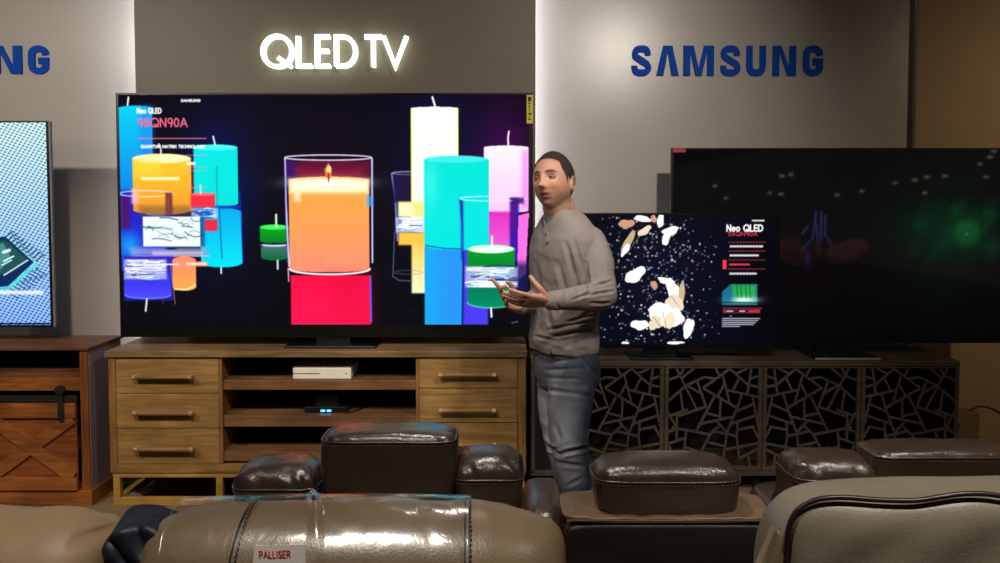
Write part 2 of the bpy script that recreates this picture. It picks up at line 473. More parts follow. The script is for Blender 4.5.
bold_sign('SAMSUNG', [(-150, -129), (-125, -102), (-97, -66), (-61, -40), (-34, -13), (-7.5, 23), (29, 50.5)], 46, 74,
          'blue SAMSUNG lettering at the left edge, only NG in view')
Ys = 4.86
e = empty('illuminated_sign', (PX(262, Ys), Ys, PZ(68, Ys)), 'glowing white QLED TV lettering on the dark feature panel', 'sign')
for ch, x0, x1 in (('Q', 263, 293), ('L', 298, 313), ('E', 317, 331), ('D', 336, 357), ('T', 365, 382.5), ('V', 384, 407)):
    o = P(x0, 67, Ys); t = P(x0, 36.5, Ys); r = P(x1, 67, Ys)
    fw, st = FONT[ch]; bm = B(); sx, h = (r.x-o.x), t.z-o.z
    for p in st:
        strip(bm, [(a*sx/fw, b*h) for a, b in p], .026, o, Vector((1, 0, 0)), Vector((0, 0, 1)), Vector((0, -1, 0)), .018)
    obj('letter', bm, M['lit'], e)
    bm = B()
    for p in st:
        strip(bm, [(a*sx/fw, b*h) for a, b in p], .018, o+Vector((0, .03, 0)), Vector((1, 0, 0)), Vector((0, 0, 1)), Vector((0, -1, 0)), .026)
    obj('halo_light', bm, M['lit_side'], e)

# ================================================================== pictures on the televisions
W_ = (255, 255, 255)
def waves(c, x0, x1, y0, y1, seed, cols=((255, 255, 255), (255, 255, 255), (235, 240, 255), (250, 225, 255), (160, 200, 250), (30, 30, 100))):
    rnd = random.Random(seed)
    c.rect(x0, y0, x1, y1, (190, 200, 240), .75, 2)
    n = int((y1-y0)/1.1)
    for k in range(n*2):
        y = rnd.uniform(y0+.5, y1-.5); a = rnd.uniform(x0, x0+(x1-x0)*.5); b = rnd.uniform(a+(x1-x0)*.2, x1)
        am = rnd.uniform(-1.6, 1.6)
        c.line([(a+(b-a)*t/6, y+am*math.sin(PI*t/6)) for t in range(7)], rnd.uniform(.6, 1.6), rnd.choice(cols))
# ---- big television
A = Canvas(118.5, 94.5, 529, 324.5, 2.2, (5, 4, 13))
A.glow(340, 130, 160, 60, (14, 8, 22), .8)
A.glow(506, 170, 34, 60, (120, 10, 130), .55); A.glow(440, 150, 40, 70, (20, 20, 90), .5); A.glow(215, 190, 36, 70, (0, 30, 150), .55)
A.cyl(119, 105.5, 152, 272, 2, (0, 205, 240), (20, 60, 215)); A.rect(140, 106, 153, 200, (35, 120, 235), .55, 8)
A.line([(128, 105), (129, 97)], 1.6, W_)
A.rect(119, 190, 172, 262, (28, 22, 190), .9, 6); A.glow(127, 245, 12, 14, (20, 160, 250), .9); A.rect(119, 196, 128, 228, (95, 10, 60), .7, 5)
A.rect(189, 160, 197, 215, (110, 30, 60), .9, 3)
A.cyl(193, 144, 237, 206, 3, (0, 226, 226), (0, 225, 215)); A.ell(215, 147, 22, 3, (120, 255, 250), .6)
A.line([(213, 136), (215, 145)], 1.6, (220, 255, 255))
A.cyl(199, 207, 240.5, 267, 5, (0, 170, 235), (0, 225, 240)); A.rect(193, 205, 238.5, 208, (10, 60, 190), .9, 2)
A.line([(218, 207), (220, 258)], .8, (10, 60, 150)); A.line([(216, 166), (216, 206)], .6, (10, 110, 170)); A.line([(219, 267), (219, 273)], 1.5, (200, 255, 255))
A.line([(238.5, 190), (241, 262)], 1, (30, 70, 255), .7)
A.cyl(131.5, 153, 190.5, 214, 5, (255, 205, 45), (242, 150, 40)); A.ell(161, 158, 29, 4.6, (255, 240, 190)); A.rect(134, 160, 160, 175, (255, 225, 70), .6, 8)
A.line([(160.5, 155), (160.5, 149), (158.5, 143.5)], 1.5, (255, 225, 245))
A.rect(140, 176.5, 178.5, 179.5, (255, 250, 190), .95, 1.2)
A.ring(145, 193, 27, 3, 1.0, (245, 230, 235), .9); A.rect(130, 188, 137, 203, (255, 190, 190), .8, 3)
A.rect(164, 192, 171, 214, (90, 40, 60), .85, 2); A.rect(166, 196, 168, 212, (200, 60, 40), .8, 1)
A.rect(137, 205, 190, 217, (90, 70, 70), .5, 6)
A.rect(189.5, 193, 214, 206.5, (248, 45, 65)); A.ell(202, 193.5, 12.2, 1.6, (255, 110, 120)); A.line([(199.5, 184), (199.5, 193)], 1.4, (230, 240, 255))
waves(A, 190, 216, 207, 218, 3, ((200, 240, 255), (30, 120, 220), (10, 60, 160))); A.rect(203, 219, 216, 230.5, (235, 40, 70), 1, 1.5)
A.rect(186, 216, 203, 246, (20, 60, 130), .7, 3)
A.rect(141, 216, 198.5, 246, (236, 246, 250)); rnd = random.Random(5)
for k in range(34):
    x = rnd.uniform(136, 190); y = rnd.uniform(212, 240); l_ = rnd.uniform(6, 20); am = rnd.uniform(-4, 4)
    A.line([(x+l_*t/6, y+am*math.sin(PI*t/6)+l_*.12*t/6) for t in range(7)], rnd.uniform(.5, 1.5), rnd.choice(((40, 80, 90), (120, 160, 170), (235, 245, 245), (190, 215, 220), (60, 60, 90))), .85)
A.rect(128, 247, 206, 255.5, (150, 165, 215), .75, 5); A.ell(169, 248, 6, 1.3, (20, 40, 90)); A.rect(150, 251, 200, 255, (235, 220, 235), .6, 3)
A.line([(131, 255.5), (207, 255.5)], .8, (255, 190, 235))
A.rect(121, 256, 170, 300, (45, 30, 190), 1, 3); A.cyl(121, 270, 168, 298.5, 4, (40, 40, 215), (80, 70, 250))
A.ring(144.5, 294.5, 23, 4, .9, (90, 170, 255), .9, 0, 180)
waves(A, 121, 164, 259, 279, 8); A.line([(143.5, 299), (142, 311)], 1.7, (240, 240, 255)); A.line([(168, 262), (172, 304)], .8, (200, 160, 60), .8); A.line([(160, 298), (160, 303)], 1, (120, 30, 60))
A.cyl(170, 256, 193.5, 290.5, 4, (255, 140, 100), (255, 165, 75)); A.line([(172, 289), (184, 289.5), (192, 285)], 1.6, (255, 235, 150))
A.rect(171, 261, 205, 266, (255, 150, 120), .9, 1); A.rect(184, 262.5, 204, 264.5, (255, 240, 235), .9, 1); A.line([(160, 264), (176, 264)], 1.3, (255, 240, 250))
A.text('SAMSUNG', 181.5, 101.5, 2.2, 19, W_, .9)
A.text('Neo QLED', 137.5, 113, 5, 24, W_, 1.25); A.text('98QN90A', 138, 126.3, 8.3, 49, (255, 105, 140), 1.45)
A.line([(138, 138), (206, 138)], .9, (255, 120, 150)); A.text('QUANTUM MATRIX TECHNOLOGY', 140.5, 147.3, 2.6, 64, W_, 1.0)
for y in (154.7, 170, 187): A.line([(185, y), (206, y)], .7, (255, 150, 170), .8)
A.rect(186, 161.3, 195, 164.5, W_, .9, 1); A.line([(186, 166.5), (206, 166.5)], .6, (255, 150, 170), .7)
# green tealight
A.cyl(258.5, 224, 287, 243, 3, (0, 175, 25), (0, 120, 30)); A.ell(273, 226.5, 14.2, 2.6, (70, 240, 90)); A.line([(275, 214), (275, 226)], 2, (200, 255, 210))
A.cyl(259.5, 244, 286.5, 260, 3, (85, 110, 120), (0, 105, 50)); A.ell(273, 244.5, 13.5, 1.6, (215, 225, 255)); A.ell(273, 243.3, 12, 1.1, (20, 40, 40)); A.line([(276, 260), (276, 268.5)], 1.8, (200, 230, 255))
# the big candle in its glass
A.rect(285, 160, 370, 184, (92, 14, 46), 1, 3); A.rect(286, 160, 296, 180, (40, 20, 120), .7, 5); A.rect(296, 168, 362, 180, (150, 25, 60), .6, 8)
A.cyl(288, 176, 368.5, 272, 3.5, (255, 170, 60), (255, 142, 112)); A.rect(289, 179, 368, 192, (255, 248, 205), 1, 6)
A.glow(328, 182, 34, 5, (255, 255, 240), 1); A.rect(293, 186, 300, 201, (255, 240, 200), .7, 3)
A.rect(289, 275, 369.5, 325, (244, 12, 66), 1, 1, (250, 20, 80)); A.rect(330, 275, 369.5, 325, (215, 0, 50), .35, 20)
A.ring(328.5, 268.5, 40.5, 5.5, 1.9, (255, 240, 245), 1, 0, 180)
A.ring(328, 157, 43.5, 2.6, 1.2, (238, 225, 255), 1); A.line([(284.5, 158), (285, 200), (287.5, 266)], 1.7, (205, 205, 255)); A.line([(371.8, 158), (371.5, 262)], 1.7, (195, 200, 255))
A.line([(369.5, 276), (370, 322)], 1.6, (90, 90, 240)); A.line([(286.5, 268), (287, 281)], 1.2, (255, 170, 200)); A.rect(366, 195, 373, 206, (70, 170, 255), .7, 2); A.line([(284, 160), (285, 262)], .6, (60, 60, 220))
A.poly([(328, 162), (331, 167), (331.5, 173), (329, 179), (325, 176), (324, 169)], (225, 120, 50)); A.ell(328.5, 169, 2.4, 4, (255, 225, 140)); A.line([(328, 172), (328, 181)], 1, (90, 20, 20))
# tall yellow white candle and its glass
A.line([(391.5, 173), (395, 200), (397, 240)], 1.6, (120, 130, 235)); A.ring(414, 172.5, 22, 1.6, 1, (200, 200, 245), .8); A.rect(393, 174, 411, 202, (30, 18, 66), .9, 3)
A.cyl(411, 106.5, 458.5, 232, 1.6, (255, 255, 244), (255, 255, 228)); A.line([(411.3, 108), (411.3, 228)], .9, (235, 235, 60)); A.line([(458, 108), (458, 158)], .9, (235, 235, 60))
A.line([(435.5, 107), (432.5, 97)], 1.9, (255, 255, 250)); A.rect(398, 201, 425, 216, (255, 230, 140), 1, 2); A.rect(398, 203, 413, 216, (255, 250, 215), .7, 3)
waves(A, 395, 425, 217, 232, 12); A.rect(398, 232, 425, 244.5, (255, 195, 70), 1, 2); A.rect(411, 243, 425, 293, (255, 205, 90), 1, 2, (255, 250, 200))
A.line([(394, 232), (392, 276), (398, 280), (412, 281)], .8, (130, 130, 180), .8); A.ring(408, 272, 14, 2, .6, (120, 120, 170), .7)
# pink candle
A.cyl(484, 145, 528.5, 212, 2, (255, 240, 253), (255, 196, 245)); A.rect(522, 150, 529, 208, (255, 110, 235), .6, 5); A.line([(508.5, 145.5), (508, 138), (509, 131)], 1.7, (255, 245, 255))
A.rect(488, 211, 511, 262, (225, 45, 190), 1, 2, (235, 120, 225)); A.rect(510, 197, 519, 262, (58, 20, 165), 1, 3); A.rect(511, 200, 515, 230, (120, 10, 90), .5, 3)
A.poly([(518.5, 215), (529, 212), (526, 274), (519, 279), (517.5, 270)], (250, 110, 225)); A.rect(510, 262, 529, 300, (20, 25, 90), .8, 8)
# cyan candle
A.rect(424, 247, 463, 325, (20, 165, 238), 1, 1); A.rect(440, 247, 463, 325, (55, 125, 240), .6, 20); A.rect(463.5, 247, 488, 325, (66, 50, 238), 1, 2, (75, 60, 240))
A.cyl(424, 155.5, 489, 249.5, 4, (0, 226, 212), (0, 225, 222)); A.ell(456.5, 158.5, 31, 3.6, (80, 235, 235), .8); A.glow(430, 185, 8, 26, (120, 255, 240), .4); A.line([(425, 245), (444, 248), (463, 248.5)], 1.3, (10, 70, 160), .8)
A.rect(460.5, 200, 463.5, 260, (10, 80, 190), .8, 2); A.line([(461, 200), (463, 262), (462, 324)], 1.9, (15, 35, 130))
A.ring(493, 198, 33.5, 2.4, .9, (225, 240, 255), .9); A.line([(459.5, 199), (463, 250)], 1.5, (60, 90, 230)); A.rect(512, 197, 524, 203, (60, 20, 110), .9, 3)
# green candle in the glass
A.cyl(467, 244, 515, 276, 5, (0, 158, 40), (0, 120, 40)); A.ell(491, 248.5, 23.5, 4.3, (205, 255, 215)); A.ell(491, 249.5, 19, 2.6, (240, 255, 245)); A.line([(492, 246), (492, 236)], 2, (220, 255, 250))
A.cyl(467, 276, 515, 308, 6, (0, 110, 85), (0, 140, 95)); A.ring(491, 302, 24, 6, 1, (120, 240, 215), .8, 0, 180); waves(A, 465, 518, 266, 287, 21)
A.line([(491, 308), (491.5, 317)], 2, (235, 240, 255)); A.line([(512, 323), (518, 322)], 1, (150, 150, 170), .7)
A.blur(1)
# ---- middle television (leaves, specks and a menu)
D = Canvas(549, 215, 779, 345, 2.4, (4, 5, 16))
D.glow(660, 280, 60, 70, (10, 12, 36), .8); D.rect(745, 215, 779, 345, (2, 2, 5), .7, 20)
rnd = random.Random(31)
for k in range(560):
    x = rnd.gauss(656, 34); y = rnd.uniform(217, 342)
    if x < 551 or x > 775 or (x > 716 and k % 5): continue
    D.ell(x, y, rnd.uniform(.35, 1.15), rnd.uniform(.35, 1.15), rnd.choice((W_, (190, 200, 230), (120, 130, 170), (230, 200, 180))), rnd.uniform(.3, 1))
cr, wh, pk = (232, 214, 190), (255, 253, 246), (204, 148, 120)
for a_ in ((627, 224, 8, 4.5, -.2, pk), (643, 219, 9, 3, .1, wh), (629, 241, 3.2, 13, .55, (190, 170, 130)), (626, 250, 3, 7, .5, wh), (645, 231, 8, 3.4, -.5, cr), (661, 220, 3, 9, .05, wh), (654, 219, 3, 4, 0, pk),
           (671, 231, 9, 4, -.35, wh), (667, 238, 4, 7.5, .3, wh), (636, 275, 11, 6.5, -.5, wh), (655, 285, 3, 5, -.6, pk), (667, 281, 8, 3.4, .25, wh), (674, 290, 6, 12, -.25, wh), (683, 292, 3, 11, .1, (200, 175, 140)),
           (676, 303, 9, 8, .2, cr), (660, 311, 11, 8.5, -.2, wh), (659, 322, 7, 7, 0, cr), (674, 318, 12, 9, .1, wh), (671, 321, 5, 9, .4, (240, 220, 190)), (641, 325, 9, 5, -.1, wh), (653, 326, 3, 5, -.5, cr), (690, 328, 5.5, 9.5, .2, wh), (677, 343, 9, 1.5, 0, wh), (626.5, 343, 4, 1.3, .1, wh), (581, 262, 9, 5, .6, wh), (572, 300, 7, 9, 0, cr)):
    D.blob(a_[0], a_[1], a_[2], a_[3], a_[4], a_[5], 1, int(a_[0]*7+a_[1]))
for p in (((664, 312), (668, 330)), ((654, 316), (662, 327)), ((672, 296), (680, 306)), ((630, 250), (640, 236))): D.line(list(p), .7, (150, 120, 90), .8)
D.rect(752.5, 220, 765, 221.6, W_, .9, .8)
D.text('Neo QLED', 727.5, 231.3, 6.2, 36, W_, 1.5); D.text('55QN90A', 729, 235.8, 3.8, 29, (255, 70, 90), .7)
for y in (242.3, 251, 260, 269): D.line([(729, y), (766.5, y)], .6, (220, 60, 80), .9)
rnd = random.Random(2)
for y, x1 in ((246.4, 764), (255.4, 760), (273.6, 758)):
    D.rect(730.5, y-1, x1, y+1, W_, .9, .8)
    for k in range(10): D.rect(730.5+k*3.2, y-1, 731+k*3.2, y+1, (20, 20, 40), .5, .4)
D.rect(723.8, 260, 727.5, 269, (255, 60, 80), 1, .8); D.rect(730, 263.6, 751, 265.4, (255, 60, 80), .9, .6)
D.poly([(723.5, 305), (723.5, 292), (732, 284), (759, 284), (759, 305)], (20, 110, 120)); D.rect(734, 285, 757, 298, (40, 170, 70), .9, 3); D.glow(745, 300, 14, 3, (230, 255, 240), 1); D.glow(729, 298, 5, 5, (30, 90, 170), .8)
for x in (738, 742, 747, 751): D.line([(x, 285), (x+1, 297)], .9, (10, 70, 50), .8)
D.line([(723, 302), (759, 303)], 1.2, (10, 50, 30), .8)
D.line([(724, 308.3), (764, 308.3)], .7, (220, 60, 80)); D.rect(725, 309.5, 762, 313, (200, 50, 70), .9, .7); D.rect(727, 310, 750, 312.4, (20, 10, 20), .9, .5); D.rect(728, 310.6, 735, 311.8, W_, .8, .5); D.rect(741, 310.6, 747, 311.8, W_, .8, .5)
for k in range(5): D.rect(723.8, 318.2+k*1.95, 762-(20 if k == 4 else 2*k), 319.2+k*1.95, (225, 230, 245), .85, .6)
D.blur(1)
# ---- large dim television on the right
E_ = Canvas(673.5, 150, 1012, 341, 1.4, (3, 4, 6))
E_.glow(940, 240, 55, 45, (0, 42, 20), .8); E_.glow(966, 233, 20, 17, (0, 72, 30), .9); E_.ell(968, 233, 13, 12, (8, 88, 40), .85, 5); E_.ell(968, 234, 1.5, 1.3, (80, 140, 90), .8)
for x, y, r in ((922, 225, 8), (945, 240, 9), (938, 252, 8), (990, 214, 9), (995, 248, 10), (915, 250, 6), (956, 210, 7)): E_.glow(x, y, r, r*.8, (4, 62, 30), .8)
E_.blob(793, 252, 17, 13, .5, (42, 18, 14), .9, 4, .08); E_.blob(848, 251, 22, 11, -.25, (56, 28, 18), .9, 9, .08); E_.glow(809, 259, 3, 8, (90, 40, 130), .9)
for a_, b_ in (((817, 212), (814, 238)), ((822, 212), (822, 240)), ((826, 216), (826, 236)), ((814, 238), (803, 250)), ((826, 234), (834, 247)), ((818, 225), (819, 243)), ((803, 234), (809, 226))): E_.line([a_, b_], 1.9, (48, 58, 130), .85)
E_.rect(817, 240, 823, 262, (40, 35, 60), .6, 3); E_.line([(880, 268), (950, 272), (1012, 266)], 2, (30, 16, 14), .6)
E_.glow(850, 268, 160, 40, (12, 6, 8), .7); E_.glow(900, 176, 110, 25, (8, 5, 5), .7); E_.blur(2)
# ---- left television (weave and chip)
Lc = Canvas(-302, 122.5, 47.5, 325, 1, (190, 235, 245))
L2 = Canvas(-40, 122.5, 47.5, 325, 3, (190, 235, 245))
for c in (Lc, L2):
    t = (c.GY-122.5)/202
    base = c.grad((214, 246, 245), (140, 190, 250), t)/255
    u = (c.GX*.92+c.GY*.62)/4.3; v = (-c.GX*.35+c.GY*1.0)/3.1
    m = np.clip((np.sin(2*PI*u)+np.sin(2*PI*v)-.35)*1.6, 0, 1)[..., None]
    dark = c.grad((70, 110, 120), (30, 60, 150), t)/255
    c.a = base*(1-m)+dark*m
    c.poly([(-40, 278), (-20, 240), (4, 233), (36, 262), (10, 292), (-30, 292)], (120, 225, 225), .55)
    for k in range(10): c.line([(4+k*3.4, 237+k*2.6), (12+k*3.4, 231+k*2.6)], 1.3, (25, 70, 90)); c.line([(34-k*3.2, 268+k*2.6), (44-k*3.2, 275+k*2.6)], 1.2, (25, 70, 110), .9)
    c.poly([(-40, 262), (-20, 240), (4, 236), (32, 262), (6, 286), (-30, 290)], (12, 40, 90)); c.line([(6, 288), (35, 264)], 2.2, (60, 225, 220)); c.line([(-30, 290), (6, 288)], 2, (60, 200, 220))
    c.poly([(-36, 258), (-18, 243), (4, 240), (26, 259), (2, 274), (-30, 278)], (30, 80, 85)); c.poly([(-34, 257), (-18, 246), (2, 243), (10, 258), (-4, 272), (-28, 275)], (90, 165, 165), .7)
    c.line([(2, 252), (8, 250)], 3, (220, 255, 250)); c.line([(2, 261), (12, 256)], 1.6, (220, 250, 250)); c.line([(0, 265), (10, 260)], 1.2, (220, 250, 250)); c.line([(2, 275), (26, 260)], 1.6, (190, 220, 220))
    c.rect(-30, 290.5, 41, 294.5, (240, 250, 255), .85, 2)
    c.line([(-300, 324), (48, 324)], 1.6, (8, 12, 50))
L2.blur(1)

# ================================================================== the televisions
M['bezel'] = plain('black_bezel', (10, 10, 12), .3); M['grey_bezel'] = plain('silver_bezel', (150, 152, 160), .35, .6)
M['foot'] = plain('black_foot', (9, 9, 11), .35); M['steel'] = plain('pale_steel_foot', (190, 184, 176), .3, .3); M['foot_bright'] = plain('steel_foot', (70, 68, 66), .3, .8)
def television(name, label, cv, Y, px0, py0, px1, py1, sx0, sy0, sx1, sy1, mat, bezel, foot, thick=.035, parts=None):
    X0, X1 = PX(px0, Y, 200), PX(px1, Y, 200); Z1, Z0 = PZ(py0, Y), PZ(py1, Y)
    zf = foot[4]
    e = empty('television', ((X0+X1)/2, Y+thick/2, zf), label, 'television')
    x0, x1, z1, z0 = PX(sx0, Y, 200), PX(sx1, Y, 200), PZ(sy0, Y), PZ(sy1, Y)
    bm = B(); ym = Y+thick
    box(bm, X0, X1, Y+.004, ym, Z0, Z1, .003)
    obj('housing', bm, bezel, e)
    bm = B()   # bezel as four bars round the picture
    for a in ((X0, X1, z1, Z1), (X0, X1, Z0, z0), (X0, x0, z0, z1), (x1, X1, z0, z1)):
        if a[1]-a[0] > .0005 and a[3]-a[2] > .0005: box(bm, a[0], a[1], Y-.001, Y+.006, a[2], a[3])
    obj('bezel', bm, bezel, e)
    for k, c in enumerate(cv):
        ca, cx0, cx1 = c
        me = ca.mesh('screen', Y+.001, PX(cx0, Y, 200), PX(cx1, Y, 200), z0, z1, .025)
        link('screen', me, mat, e)
    fx0, fx1, fy0, fy1, zf, fm = foot
    bm = B(); box(bm, fx0, fx1, fy0, fy1, zf, zf+.012, .004); obj('foot', bm, fm, e)
    xc = (fx0+fx1)/2
    bm = B(); box(bm, xc-.09, xc+.09, Y+thick*.2, Y+thick+.03, zf+.01, Z0+.05, .004); obj('neck', bm, M['foot'], e)
    return e, X0, X1, Z0, Z1
ZQ = PZ(351, 4.27)      # top of the wooden media stand
ZL = PZ(347.5, 4.27)      # top of the barn door stand
ZR = PZ(361, 4.48)
TV = 4.43
M['scr98'] = screen_mat('screen_candles', .08, 1.12)
e, *_ = television('television', 'huge television showing lit candles, on the wooden media stand', [(A, 120.2, 529)], TV, 117.8, 93, 533, 337, 120.2, 94.8, 529, 324.5, M['scr98'], M['bezel'],
    (PX(284, 4.36), PX(376, 4.36), 4.34, 4.62, ZQ, M['foot']))
M['yellow'] = plain('energy_label', (205, 190, 30), .6); M['ink'] = plain('ink', (25, 25, 20), .6)
bm = B(); box(bm, PX(526.3, TV), PX(532.6, TV), TV-.004, TV-.0012, PZ(123.5, TV), PZ(95, TV))
lb = obj('energy_label', bm, M['yellow'], e, label='yellow energy label')
bm = B()
for y0, y1, x0, x1 in ((97, 101, 527.5, 531), (101, 120, 528.6, 529.2), (103, 103.8, 527.5, 531), (106, 106.8, 527.5, 530), (113, 115, 528.5, 531.3), (119, 120, 527.5, 531)):
    box(bm, PX(x0, TV), PX(x1, TV), TV-.0048, TV-.0038, PZ(y1, TV), PZ(y0, TV))
obj('print', bm, M['ink'], lb)
M['scrL'] = screen_mat('screen_weave', .15, 1.1)
Lc.rect(-40, 100, 60, 340, (0, 0, 0), 0)
lc = Canvas(-302, 122.5, -40, 325, 1); lc.a = Lc.a[:, :262].copy(); lc.W = 262
el, lX0, lX1, lZ0, lZ1 = television('television', 'bright television with a pale woven pattern and chip, cut by the left edge', [(lc, -302, -40), (L2, -40, 47.5)], 4.45, -304, 121, 50.5, 327, -302, 122.5, 47.8, 325, M['scrL'], M['bezel'],
    (PX(-200, 4.4), PX(-60, 4.4), 4.36, 4.6, ZL, M['foot_bright']))
bm = B(); box(bm, lX1-.001, lX1+.003, 4.449, 4.462, lZ0, lZ1); obj('edge_trim', bm, M['grey_bezel'], el, label='silver edge trim')
M['scr55'] = screen_mat('screen_leaves', .15, 1.15); M['scr85'] = screen_mat('screen_dim', .03, 1.0, .3)
television('television', 'smaller television with white leaves and a menu, on the dark lattice cabinet', [(D, 549, 779)], 4.56, 547, 213, 781, 347.5, 549, 215, 779, 345, M['scr55'], M['bezel'],
    (PX(630, 4.55), PX(692, 4.55), 4.49, 4.68, ZR, M['foot']), .03)
e, X0, X1, Z0, Z1 = television('television', 'large nearly black television with a faint green picture, on the lattice cabinet', [(E_, 673.5, 1012)], 4.72, 671, 148, 1014, 343, 673, 149.5, 1012, 341, M['scr85'], M['bezel'],
    (PX(816, 4.51), PX(882, 4.51), 4.51, 4.85, ZR, M['foot_bright']), .03)
bm = B(); box(bm, PX(816, 4.51), PX(882, 4.51), 4.506, 4.512, ZR+.002, ZR+.011, .001); obj('foot_edge', bm, M['steel'], e, label='pale front edge of the foot')
M['red'] = plain('red_sticker', (190, 30, 60), .5)
bm = B(); box(bm, PX(671.5, 4.72), PX(684, 4.72), 4.716, 4.7185, PZ(152.5, 4.72), PZ(148.5, 4.72)); obj('sticker', bm, M['red'], e, label='small red sticker')
# ================================================================== wooden media stand
M['oak'] = wood('brown_oak', (122, 92, 50), (160, 124, 72), 'x', .5)
M['oak_v'] = wood('brown_oak_upright', (112, 78, 42), (146, 106, 60), 'z', .5)
M['oak_top'] = wood('brown_oak_top', (104, 82, 54), (140, 112, 76), 'x', .38)
M['gold'] = wood('golden_base', (160, 124, 58), (188, 148, 72), 'x', .45); M['shelfw'] = wood('shelf_wood', (104, 72, 46), (134, 96, 64), 'x', .5)
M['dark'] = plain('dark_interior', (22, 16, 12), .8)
M['brass'] = plain('brass', (205, 175, 120), .3, .7); M['grip'] = wood('handle_wood', (120, 84, 52), (150, 110, 72), 'x', .4)
F0 = 4.27; BK = 4.72
def qx(px): return PX(px, F0, 430)
def qz(py): return PZ(py, F0)
e = empty('media_stand', (qx(317), (F0+BK)/2, 0), 'long wooden media stand with three drawers at each side and open shelves', 'media stand')
bm = B(); box(bm, qx(107), qx(527), F0-.012, BK, qz(357), qz(351), .003); obj('tabletop', bm, M['oak_top'], e)
bm = B()
box(bm, qx(109.5), qx(116.5), F0, BK, qz(473), qz(357), .002); obj('side_panel', bm, M['oak_v'], e)
bm = B(); box(bm, qx(517.5), qx(526), F0, BK, qz(473), qz(357), .002); obj('side_panel', bm, M['oak_v'], e)
bm = B(); box(bm, qx(116.5), qx(517.5), F0, BK, qz(473), qz(464.5), .002); obj('bottom_panel', bm, M['oak'], e)
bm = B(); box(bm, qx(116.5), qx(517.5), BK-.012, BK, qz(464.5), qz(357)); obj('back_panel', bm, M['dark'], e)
for px in (219.5, 416):
    bm = B(); box(bm, qx(px), qx(px+3.2), F0+.003, BK-.012, qz(464.5), qz(357), .001); obj('divider', bm, M['oak_v'], e)
for y0, y1 in ((381, 390.5), (416.5, 427.5), (452, 462)):
    bm = B(); box(bm, qx(222.7), qx(416), F0+.015, BK-.012, qz(y1), qz(y0), .002); obj('shelf', bm, M['shelfw'], e)
def drawer(x0, x1, y0, y1, h0, h1, hy):
    bm = B(); box(bm, qx(x0)+.0015, qx(x1)-.0015, F0+.002, F0+.40, qz(y1)+.002, qz(y0)-.002, .0025)
    d = obj('drawer', bm, M['oak'], e)
    z = qz(hy); a, b = qx(h0), qx(h1)
    bm = B(); tube(bm, [(a+.012, F0-.03, z), (b-.012, F0-.03, z)], .0105, 12); h = obj('handle', bm, M['grip'], d)
    for x in (a, b):
        bm = B(); s = 1 if x == a else -1
        tube(bm, [(x, F0-.03, z), (x+s*.018, F0-.03, z)], .0125, 12); tube(bm, [(x+s*.009, F0-.03, z), (x+s*.009, F0+.004, z)], .007, 8)
        obj('handle_end', bm, M['brass'], d, label='brass handle end')
for y0, y1, hy in ((357.5, 393.5, 376), (393.5, 428.5, 412), (428.5, 464.5, 448)): drawer(116.5, 219.5, y0, y1, 136, 195, hy)
for y0, y1, hy in ((357.5, 388.5, 374), (388.5, 423, 409.5), (423, 464.5, 443.5)): drawer(419.2, 517.5, y0, y1, 439.5, 496, hy)
# open base frame
bm = B(); zt, zb = qz(474), 0
for y0, y1 in ((F0, F0+.03), (BK-.03, BK)):
    box(bm, qx(112), qx(525), y0, y1, zt-.018, zt, .002); box(bm, qx(112), qx(525), y0, y1, 0, .036, .002)
    for px in (112, 215, 417, 518): box(bm, qx(px), qx(px)+.034, y0, y1, .034, zt-.016, .002)
for px in (112, 518):
    box(bm, qx(px), qx(px)+.034, F0+.03, BK-.03, 0, .036, .002); box(bm, qx(px), qx(px)+.034, F0+.03, BK-.03, zt-.018, zt, .002)
obj('base_frame', bm, M['gold'], e)
# things on the shelves
M['white_plastic'] = plain('white_plastic', (226, 222, 208), .4, var=.02); M['slot'] = plain('slot', (60, 60, 58), .5)
a0, a1 = PX(292, 4.31), PX(350.5, 4.31); zs = qz(381)
e2 = empty('game_console', ((a0+a1)/2, 4.42, zs), 'white slim game console on the top open shelf', 'game console')
bm = B(); box(bm, a0, a1, 4.31, 4.53, zs+.002, zs+.058, .004); obj('case', bm, M['white_plastic'], e2)
bm = B(); box(bm, a0+.002, a0+.14, 4.3085, 4.312, zs+.0285, zs+.0315); obj('disc_slot', bm, M['slot'], e2)
bm = B(); ellipsoid(bm, (a1-.025, 4.3095, zs+.03), (.004, .002, .004), 12, 8); obj('power_button', bm, M['slot'], e2)
M['blk'] = plain('black_plastic', (12, 12, 14), .35); M['blue_led'] = emit('blue_led', (60, 190, 255), 6); M['blue_dim'] = emit('blue_led_dim', (20, 90, 255), 2.0)
zs = qz(416.5)
cx = PX(322, 4.33)
e3 = empty('media_player', (cx, 4.4, zs), 'black box with two blue lights on the middle open shelf', 'media player')
bm = B(); box(bm, PX(303, 4.33), PX(346, 4.33), 4.34, 4.46, zs+.002, zs+.032, .004); obj('case', bm, M['blk'], e3)
bm = B(); box(bm, PX(312, 4.33), PX(336, 4.33), 4.38, 4.44, zs+.03, zs+.088, .006); obj('upright_box', bm, M['blk'], e3)
bm = B(); box(bm, PX(316, 4.33), PX(333, 4.33), 4.378, 4.3805, zs+.083, zs+.085); obj('edge_strip', bm, M['slot'], e3)
for px in (321.4, 327.6):
    bm = B(); box(bm, PX(px-2, 4.33), PX(px+2, 4.33), 4.336, 4.341, zs+.008, zs+.0165, .001); obj('indicator_light', bm, M['blue_led'], e3, label='glowing blue light')
bm = B(); tube(bm, catmull([(PX(338, 4.33), 4.33, zs+.012), (PX(345, 4.33), 4.31, zs+.01), (PX(352, 4.33), 4.36, zs+.006), (PX(358, 4.33), 4.42, zs+.004), (PX(372, 4.33), 4.6, zs+.004)]), .003, 8)
obj('cable', bm, M['blk'], e3)
